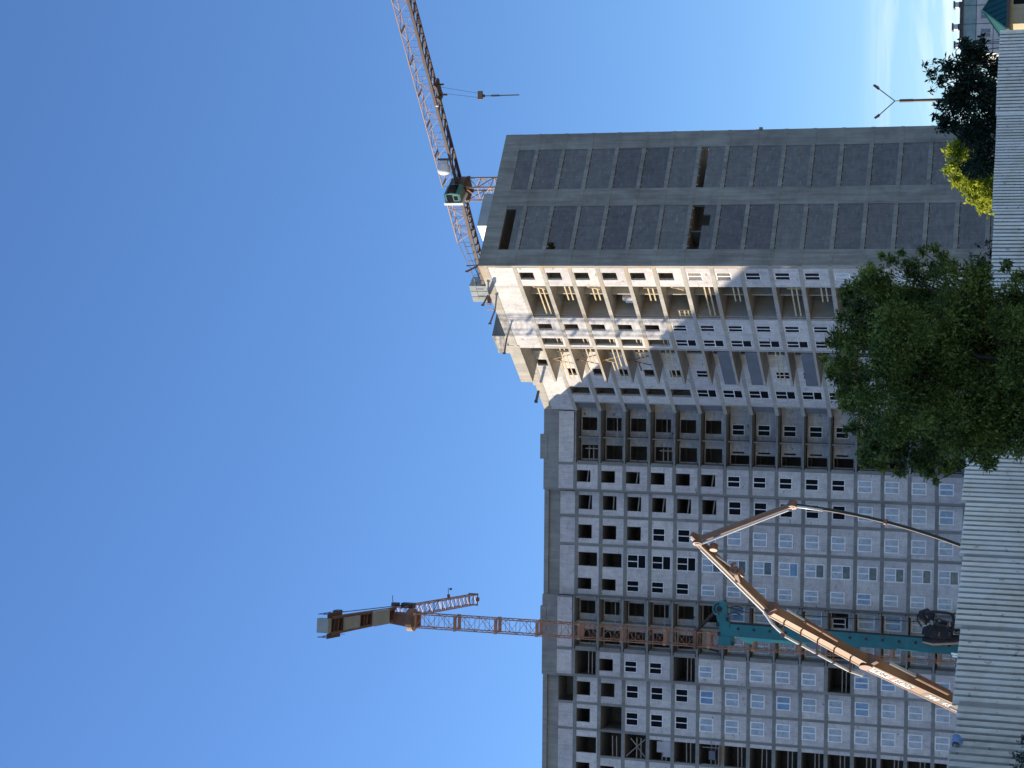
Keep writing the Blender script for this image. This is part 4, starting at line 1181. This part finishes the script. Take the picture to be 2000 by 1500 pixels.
def tree(name, base, clumps, leaf_mat, size, dens, seed, label, cat, trunk_r=.08, group=None, squash=(1, 1, 1), sub=7):
    rs = random.Random(seed); maxr = max(r for c, r in clumps)
    t = thing(name, base, label, cat, group)
    b = Vector(base); cen = sum((c for c, r in clumps), Vector((0, 0, 0)))/len(clumps)
    fork = Vector((b.x*.7+cen.x*.3, b.y*.7+cen.y*.3, b.z+max(.3, (cen.z-b.z)*.55)))
    tm = MB().mat(M['bark']); branch(tm, b - Vector((0, 0, .05)), fork, trunk_r, trunk_r*.7, rs)
    for c, r in clumps:
        kk = min(1, r/(maxr*.6)); branch(tm, fork + Vector((rs.uniform(-.02, .02), 0, 0)), c, trunk_r*(.12+.38*kk), trunk_r*(.04+.08*kk), rs, 5, .05)
    tm.build('trunk', t, smooth=True)
    lm = MB().mat(leaf_mat); tw = MB().mat(M['bark'])
    for c, r in clumps:
        for j in range(sub):
            v = Vector((rs.gauss(0, 1), rs.gauss(0, 1), rs.gauss(0, 1))).normalized()
            cc = c + Vector((v.x*squash[0], v.y*squash[1], v.z*squash[2]))*r*rs.uniform(.35, .85)
            rr = r*rs.uniform(.28, .5)
            leafy(lm, cc, rr, int(dens*22*rr*rr/(size*size)*rs.uniform(.7, 1.3)), size, rs, squash=squash)
            branch(tw, c, cc, trunk_r*.12, trunk_r*.05, rs, 3, .08)
        leafy(lm, c, r*.75, int(dens*9*r*r/(size*size)), size, rs, squash=squash)
    lm.mat(M['bark']); bi = len(lm.v); lm.v += tw.v
    for f in tw.f: lm.face([i+bi for i in f])
    lm.build('crown', t, recalc=False)
    return t
def px(x, y, r, Y, jit=0): 
    c = at(x, y, Y+jit); return (c, r*Y/F)
rj = random.Random(5)
TY = 15.5
cl = [(1715, 565, 55), (1690, 640, 62), (1652, 720, 44), (1690, 775, 62), (1735, 850, 62), (1805, 575, 62), (1790, 660, 85), (1800, 760, 95), (1825, 855, 72), (1772, 528, 26), (1835, 520, 26),
      (1885, 580, 66), (1905, 670, 95), (1905, 780, 95), (1910, 862, 58), (1975, 575, 44), (1985, 640, 66), (1995, 730, 84), (1990, 850, 62), (1848, 912, 22), (1690, 545, 24), (1655, 570, 20), (1640, 660, 26), (1700, 880, 30), (1790, 905, 24), (1740, 700, 70), (1760, 800, 75), (1850, 710, 80), (1850, 620, 70), (1860, 810, 80), (1740, 610, 55), (1950, 690, 80), (1950, 800, 80),
      (1612, 700, 11), (1622, 730, 12), (1618, 668, 10), (1640, 620, 12), (1668, 600, 14), (1650, 590, 10), (1700, 522, 10), (1722, 500, 9), (1742, 508, 12), (1758, 495, 9), (1800, 490, 10), (1822, 486, 12), (1840, 500, 12),
      (1862, 520, 12), (1640, 745, 14), (1650, 790, 14), (1665, 835, 16), (1690, 905, 14), (1720, 910, 16), (1755, 925, 12), (1815, 925, 14), (1828, 940, 9), (1870, 905, 16), (1930, 905, 18), (1965, 520, 12), (1990, 540, 16), (1660, 685, 16),
      (2080, 640, 90), (2090, 760, 100), (2080, 860, 70), (2180, 720, 90)]
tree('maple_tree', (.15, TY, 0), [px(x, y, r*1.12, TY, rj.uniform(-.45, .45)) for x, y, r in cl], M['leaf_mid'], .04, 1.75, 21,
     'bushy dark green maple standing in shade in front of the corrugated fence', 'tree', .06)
# dark tree behind the fence at the right
TY = 30.0
cl = [(1880, 130, 40), (1905, 100, 30), (1870, 190, 42), (1905, 180, 55), (1865, 240, 34), (1905, 250, 50), (1925, 310, 40), (1900, 330, 30), (1930, 130, 40), (1935, 200, 40), (1838, 205, 12), (1806, 128, 6), (1812, 140, 7), (1822, 122, 6), (1818, 152, 7), (1828, 138, 8), (1826, 228, 7), (1818, 178, 5), (1835, 160, 12), (1850, 140, 14), (1842, 235, 12), (1930, 260, 40), (1885, 85, 16), (1918, 80, 12),
      (1990, 150, 60), (1990, 220, 60), (1990, 290, 50)]
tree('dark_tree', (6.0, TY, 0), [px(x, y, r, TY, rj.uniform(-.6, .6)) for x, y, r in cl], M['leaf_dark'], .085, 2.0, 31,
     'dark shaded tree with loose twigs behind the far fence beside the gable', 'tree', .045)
TY = 39.0
cl = [(1865, 292, 20), (1880, 300, 22), (1862, 325, 20), (1890, 335, 28), (1910, 365, 28), (1925, 390, 24), (1880, 350, 20), (1935, 350, 28), (1945, 395, 25), (1918, 405, 12), (1960, 370, 40), (1852, 300, 12), (1875, 278, 12), (1850, 335, 10), (1868, 352, 12), (1885, 372, 14), (1900, 392, 14), (1930, 372, 24), (1905, 320, 22)]
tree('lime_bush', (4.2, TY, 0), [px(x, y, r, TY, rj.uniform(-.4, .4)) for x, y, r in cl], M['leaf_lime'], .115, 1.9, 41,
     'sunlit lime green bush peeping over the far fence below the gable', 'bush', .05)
TY = 26.5
cl = [(1935, 495, 14), (1915, 512, 14), (1895, 500, 6), (1940, 525, 18), (1905, 478, 5), (1955, 505, 25), (1930, 475, 7)]
tree('dark_bush', (1.75, TY, 0), [px(x, y, r, TY, rj.uniform(-.2, .2)) for x, y, r in cl], M['leaf_dark'], .075, 1.0, 51,
     'small dark bush poking over the fence beside the maple', 'bush', .03)
TY = 11.0
cl = [(1990, 1480, 18), (1998, 1445, 14), (2010, 1500, 25), (1985, 1500, 12), (2015, 1460, 20), (2060, 1480, 40)]
tree('grey_weed', (-2.35, TY, 0), [px(x, y, r, TY, rj.uniform(-.06, .06)) for x, y, r in cl], M['leaf_grey'], .022, .8, 61,
     'pale grey green weed growing in front of the near end of the fence', 'plant', .012)

# ================================================================== STREET LAMP
lb = at(1900, 192, 95); lt = at(1757, 197, 95); ltop = at(1748, 197.4, 95)
LAMP = thing('street_lamp', (lt.x, lt.y, 0), 'double armed street lamp rising above the dark tree', 'street lamp')
m = MB().mat(M['lampsteel']); m.tube([(lt.x, lt.y, 0), (lt.x, lt.y, 6), (lt.x, lt.y, lt.z)], [.13, .095, .07], 10); m.tube([(lt.x, lt.y, lt.z-.7), (lt.x, lt.y, lt.z)], .09, 10); m.build('lamp_post', LAMP)
for (xa, ya), (xb, yb) in (((1717, 174), (1706, 166)), ((1718, 224), (1708, 231))):
    pa, pb = at(xa, ya, 95), at(xb, yb, 95)
    m = MB().mat(M['lampsteel']); m.tube([Vector((lt.x, lt.y, lt.z)), ltop, pa], .028, 7); m.build('lamp_arm', LAMP)
    m = MB().mat(M['lampsteel']); d = (pb-pa).normalized(); m.taper(pa, pb, .13, .1, .1, .05, (0, 1, 0)); lh = m.build('lamp_head', LAMP)
    m = MB().mat(M['white']); nrm = Vector((-d.z, 0, d.x)); nrm = nrm if nrm.z < 0 else -nrm
    m.taper(pa+d*.06+nrm*.055, pb-d*.04+nrm*.035, .11, .03, .09, .03, (0, 1, 0)); m.build('lamp_glass', LAMP)

# ================================================================== FAR APARTMENT BLOCK
FY = 330.0
fa = at(1880, 106, FY); 
FAR = thing('apartment_block', (fa.x, FY, 0), 'distant panel apartment block with teal top storey and brown chimneys', 'building')
fF = Frame((fa.x, FY), (1, 0), (0, -1)); ZT = fa.z
m = MB().mat(M['far_white']); m.box(fF, 0, 60, -12, 0, 0, ZT-2.25); m.build('wall', FAR)
m = MB().mat(M['far_teal']); m.box(fF, -.02, 60, -12.02, .02, ZT-2.25, ZT); m.build('top_storey', FAR)
m = MB().mat(M['steel']); m.box(fF, -.3, 60.3, -12.3, .3, ZT, ZT+.3); m.build('roof', FAR)
m = MB().mat(M['steel'])
for i in range(18): m.box(fF, 2.0+i*3.35, 2.1+i*3.35, .021, .04, 0, ZT)
for k in range(9): m.box(fF, 0, 60, .022, .045, ZT-2.3-3.0*k, ZT-2.2-3.0*k)
m.build('panel_joint', FAR)
for k in range(7):
    for i in range(13):
        a, z = 3.0+i*3.35, ZT-4.75-3.0*k
        if a < 0 or (i > 4 and k > 2): continue
        w = MB().mat(M['far_white']); w.box(fF, a-.1, a+1.55, .0, .06, z-.1, z+1.75); wo = w.build('window', FAR)
        w = MB().mat(M['far_glass']); w.box(fF, a, a+.65, .06, .08, z, z+1.65); w.box(fF, a+.75, a+1.45, .06, .08, z, z+1.65); w.build('pane', wo)
for i, (x, h) in enumerate(((2.3, 1.5), (5.6, 1.9), (9.6, 1.7), (13, 1.8), (17, 1.6), (21, 1.5))):
    m = MB().mat(M['chimney']); m.box(fF, x-.5, x+.5, -4, -2.8, ZT+.3, ZT+h*.6); m.mat(M['white']); m.box(fF, x-.45, x+.45, -4, -2.85, ZT+h*.6, ZT+h); m.mat(M['chimney']); m.box(fF, x-.65, x+.65, -4.2, -2.7, ZT+h, ZT+h+.3); m.build('chimney', FAR)
m = MB().mat(M['chimney']); m.box(fF, 3.6, 10.0, -4.5, -3.2, ZT+.3, ZT+.85); m.build('roof_vent', FAR)
m = MB().mat(M['steel']); m.tube([fF(1.0+.9*math.cos(t), -3, ZT+.2+1.2*math.sin(t)) for t in [R(i*18) for i in range(11)]], .08, 6); m.build('roof_pipe', FAR)

# ================================================================== GATE HOUSE
hy = 75.0
hc = at(1968, 47, hy)           # front corner of the little gate house
HOU = thing('gate_house', (hc.x, hy, 0), 'small beige gate house with a dark green pyramid roof behind the far fence', 'house')
fH = Frame((hc.x, hy), unit(12), (math.sin(R(12)), -math.cos(R(12))))
ze = at(1967, 50, hy).z; HW = 1.9; HD = 1.35
m = MB().mat(M['beige']); m.wall(fH, 0, HW, 0, ze, -.2, 0, [(.85, 1.5, ze-.68, ze-.22)]); m.box(fH, 0, .2, -HD, -.2, 0, ze); m.box(fH, HW-.2, HW, -HD, -.2, 0, ze); m.box(fH, .2, HW-.2, -HD, -HD+.2, 0, ze); m.build('wall', HOU)
m = MB().mat(M['glass_room_shade']); m.box(fH, .85, 1.5, -.15, -.1, ze-.68, ze-.22); m.build('window', HOU)
m = MB().mat(M['trim_green']); m.box(fH, -.02, HW+.02, -HD, .03, ze-.78, ze-.68); m.build('trim_board', HOU)
ov = .3; apex = fH(HW/2, -HD/2, at(1920, 18, hy+1).z)
rp = [fH(-ov, ov, ze), fH(HW+ov, ov, ze), fH(HW+ov, -HD-ov, ze), fH(-ov, -HD-ov, ze), apex]
m = MB().mat(M['roof_green']); m.v += rp
for q in ((0, 1, 4), (1, 2, 4), (2, 3, 4), (3, 0, 4), (3, 2, 1, 0)): m.face(list(q))
up_ = Vector((0, 0, .015))
for i in range(1, 10):
    t = i/10; p_ = rp[0].lerp(rp[1], t); f_ = 1-abs(2*t-1); m.bar(p_+up_, p_.lerp(apex + (p_-(rp[0]+rp[1])/2)*0, 0) .lerp(((rp[0]+rp[1])/2).lerp(apex, f_) + (p_-(rp[0]+rp[1])/2)*(1), 1)+up_, .03, .04)
m.build('roof', HOU)
for c_ in (0, 1, 3):
    m = MB().mat(M['roof_green']); m.bar(rp[c_]+up_, apex+up_, .07, .05); m.build('hip_cap', HOU)
m = MB().mat(M['steel']); m.box(fH, -ov, HW+ov, ov, ov+.03, ze-.1, ze+.02); m.box(fH, -ov-.03, -ov, -HD-ov, ov, ze-.1, ze+.02); m.build('gutter', HOU)

# ================================================================== SHADE BLOCK (unseen, added left of the frame to shade the foreground)
NB = thing('shade_block', (-42, 27, 0), 'plain grey block added unseen left of the view to shade the foreground', 'building')
m = MB().mat(M['far_white']); m.cube((-42, 20, 9.5), (14, 52, 19)); m.build('wall', NB)
for k in range(7):
    for i in range(12):
        pass
m = MB().mat(M['steel']); m.cube((-42, 20, 19.15), (14.6, 52.6, .3)); m.build('roof', NB)

# ---- small pieces become sub-parts of the part that carries them
SUB = {'cab_window': 'operator_cab', 'cab_panel': 'operator_cab', 'warning_lamp': 'jib', 'trolley': 'jib', 'railing': 'counter_jib', 'walkway': 'counter_jib',
       'name_band': 'boom_section', 'number_band': 'boom_section', 'letter': 'boom_section', 'number': 'boom_section', 'red_mark': 'boom_section',
       'hip_cap': 'roof', 'gutter': 'roof', 'chimney': 'roof', 'roof_vent': 'roof', 'roof_pipe': 'roof', 'sheave': 'mast_head', 'mast_rail': 'rig_mast', 'mast_plate': 'rig_mast',
       'tie_frame': 'mast', 'winch_motor': 'winch_drum', 'anchor_clip': 'gable_wall', 'edge_stain': 'gable_wall', 'drive_fitting': 'rotary_drive', 'drive_head': 'rotary_drive'}
for root in [o for o in COL.objects if o.parent is None and o.type == 'EMPTY']:
    kids = list(root.children); first = {}
    for c in kids: first.setdefault(c.name.split('.')[0], c)
    heads = [c for c in kids if c.name.split('.')[0] == 'lamp_head']; glasses = [c for c in kids if c.name.split('.')[0] == 'lamp_glass']
    for h_, g_ in zip(heads, glasses): g_.parent = h_
    for c in kids:
        p_ = first.get(SUB.get(c.name.split('.')[0]))
        if p_ is not None and p_ is not c: c.parent = p_

# ================================================================== LIGHT, SKY, CAMERA
SUNV = Vector((-2.71, .963, .93)).normalized()
el = math.asin(SUNV.z); az = math.atan2(SUNV.x, SUNV.y)     # azimuth from +Y towards +X
sun = bpy.data.lights.new('sun', 'SUN'); sun.energy = 4.7; sun.angle = R(.53); sun.color = (1.0, .84, .63)
so = bpy.data.objects.new('sun', sun); COL.objects.link(so)
so.rotation_euler = (-SUNV).to_track_quat('-Z', 'Y').to_euler(); so.location = (-80, 60, 90)

w = bpy.data.worlds.new('World'); scene.world = w; w.use_nodes = True
nt = w.node_tree; nt.nodes.clear()
out = nt.nodes.new('ShaderNodeOutputWorld'); bg = nt.nodes.new('ShaderNodeBackground')
sky = nt.nodes.new('ShaderNodeTexSky'); sky.sky_type = 'NISHITA'; sky.sun_disc = False
sky.sun_elevation = el; sky.sun_rotation = az; sky.air_density = 1.0; sky.dust_density = .12; sky.ozone_density = 5.0; sky.altitude = 100
bg.inputs[1].default_value = .121
# thin cloud layers low in the sky
tc = nt.nodes.new('ShaderNodeTexCoord'); sep = nt.nodes.new('ShaderNodeSeparateXYZ'); nt.links.new(tc.outputs['Generated'], sep.inputs[0])
mp = nt.nodes.new('ShaderNodeMapping'); mp.inputs['Scale'].default_value = (6, 6, 42); nt.links.new(tc.outputs['Generated'], mp.inputs[0])
cn = noise(nt, mp.outputs[0], 1.0, 6, .55, .6)
cr = ramp(nt, [(.44, (0, 0, 0)), (.58, (1, 1, 1))]); nt.links.new(cn.outputs[0], cr.inputs[0])
hb_ = ramp(nt, [(0.0, (1, 1, 1)), (.078, (1, 1, 1)), (.088, (.2, .2, .2)), (.099, (.5, .5, .5)), (.115, (0, 0, 0))]); nt.links.new(sep.outputs[2], hb_.inputs[0])
mm_ = mix(nt, cr.outputs[0], hb_.outputs[0], 1.0, 'MULTIPLY')
fa_ = nt.nodes.new('ShaderNodeMath'); fa_.operation = 'MULTIPLY'; fa_.inputs[1].default_value = .55
nt.links.new(mm_, fa_.inputs[0])
cc = mix(nt, sky.outputs[0], (6.0, 6.3, 6.8), fa_.outputs[0])
hs = nt.nodes.new('ShaderNodeHueSaturation'); hs.inputs['Saturation'].default_value = 1.05; hs.inputs['Hue'].default_value = .506
nt.links.new(cc, hs.inputs['Color']); nt.links.new(hs.outputs[0], bg.inputs[0]); nt.links.new(bg.outputs[0], out.inputs[0])

cam = bpy.data.cameras.new('camera'); co = bpy.data.objects.new('camera', cam); COL.objects.link(co)
cam.sensor_fit = 'HORIZONTAL'; cam.sensor_width = 36.0; cam.lens = 36.0*F/2000
cam.clip_start = .1; cam.clip_end = 20000
fwdv = Vector((0, math.cos(PITCH), math.sin(PITCH)))
upw = Vector((0, -math.sin(PITCH), math.cos(PITCH)))
# the phone was turned: picture left is up, picture top is to the right
c_, s_ = math.cos(ROLL), math.sin(ROLL)
rightw = Vector((1, 0, 0))
A_ = rightw*c_ - upw*s_         # image direction "a" (towards picture top)
B_ = rightw*s_ + upw*c_         # image direction "b" (towards picture left)
Xc, Yc, Zc = -B_, A_, -fwdv
co.matrix_world = Matrix(((Xc.x, Yc.x, Zc.x, 0), (Xc.y, Yc.y, Zc.y, 0), (Xc.z, Yc.z, Zc.z, EYE), (0, 0, 0, 1)))
scene.camera = co
scene.view_settings.view_transform = 'Standard'; scene.view_settings.look = 'None'
scene.view_settings.gamma = 1; scene.view_settings.exposure = .85
scene.render.engine = 'CYCLES'
scene.cycles.max_bounces = 6
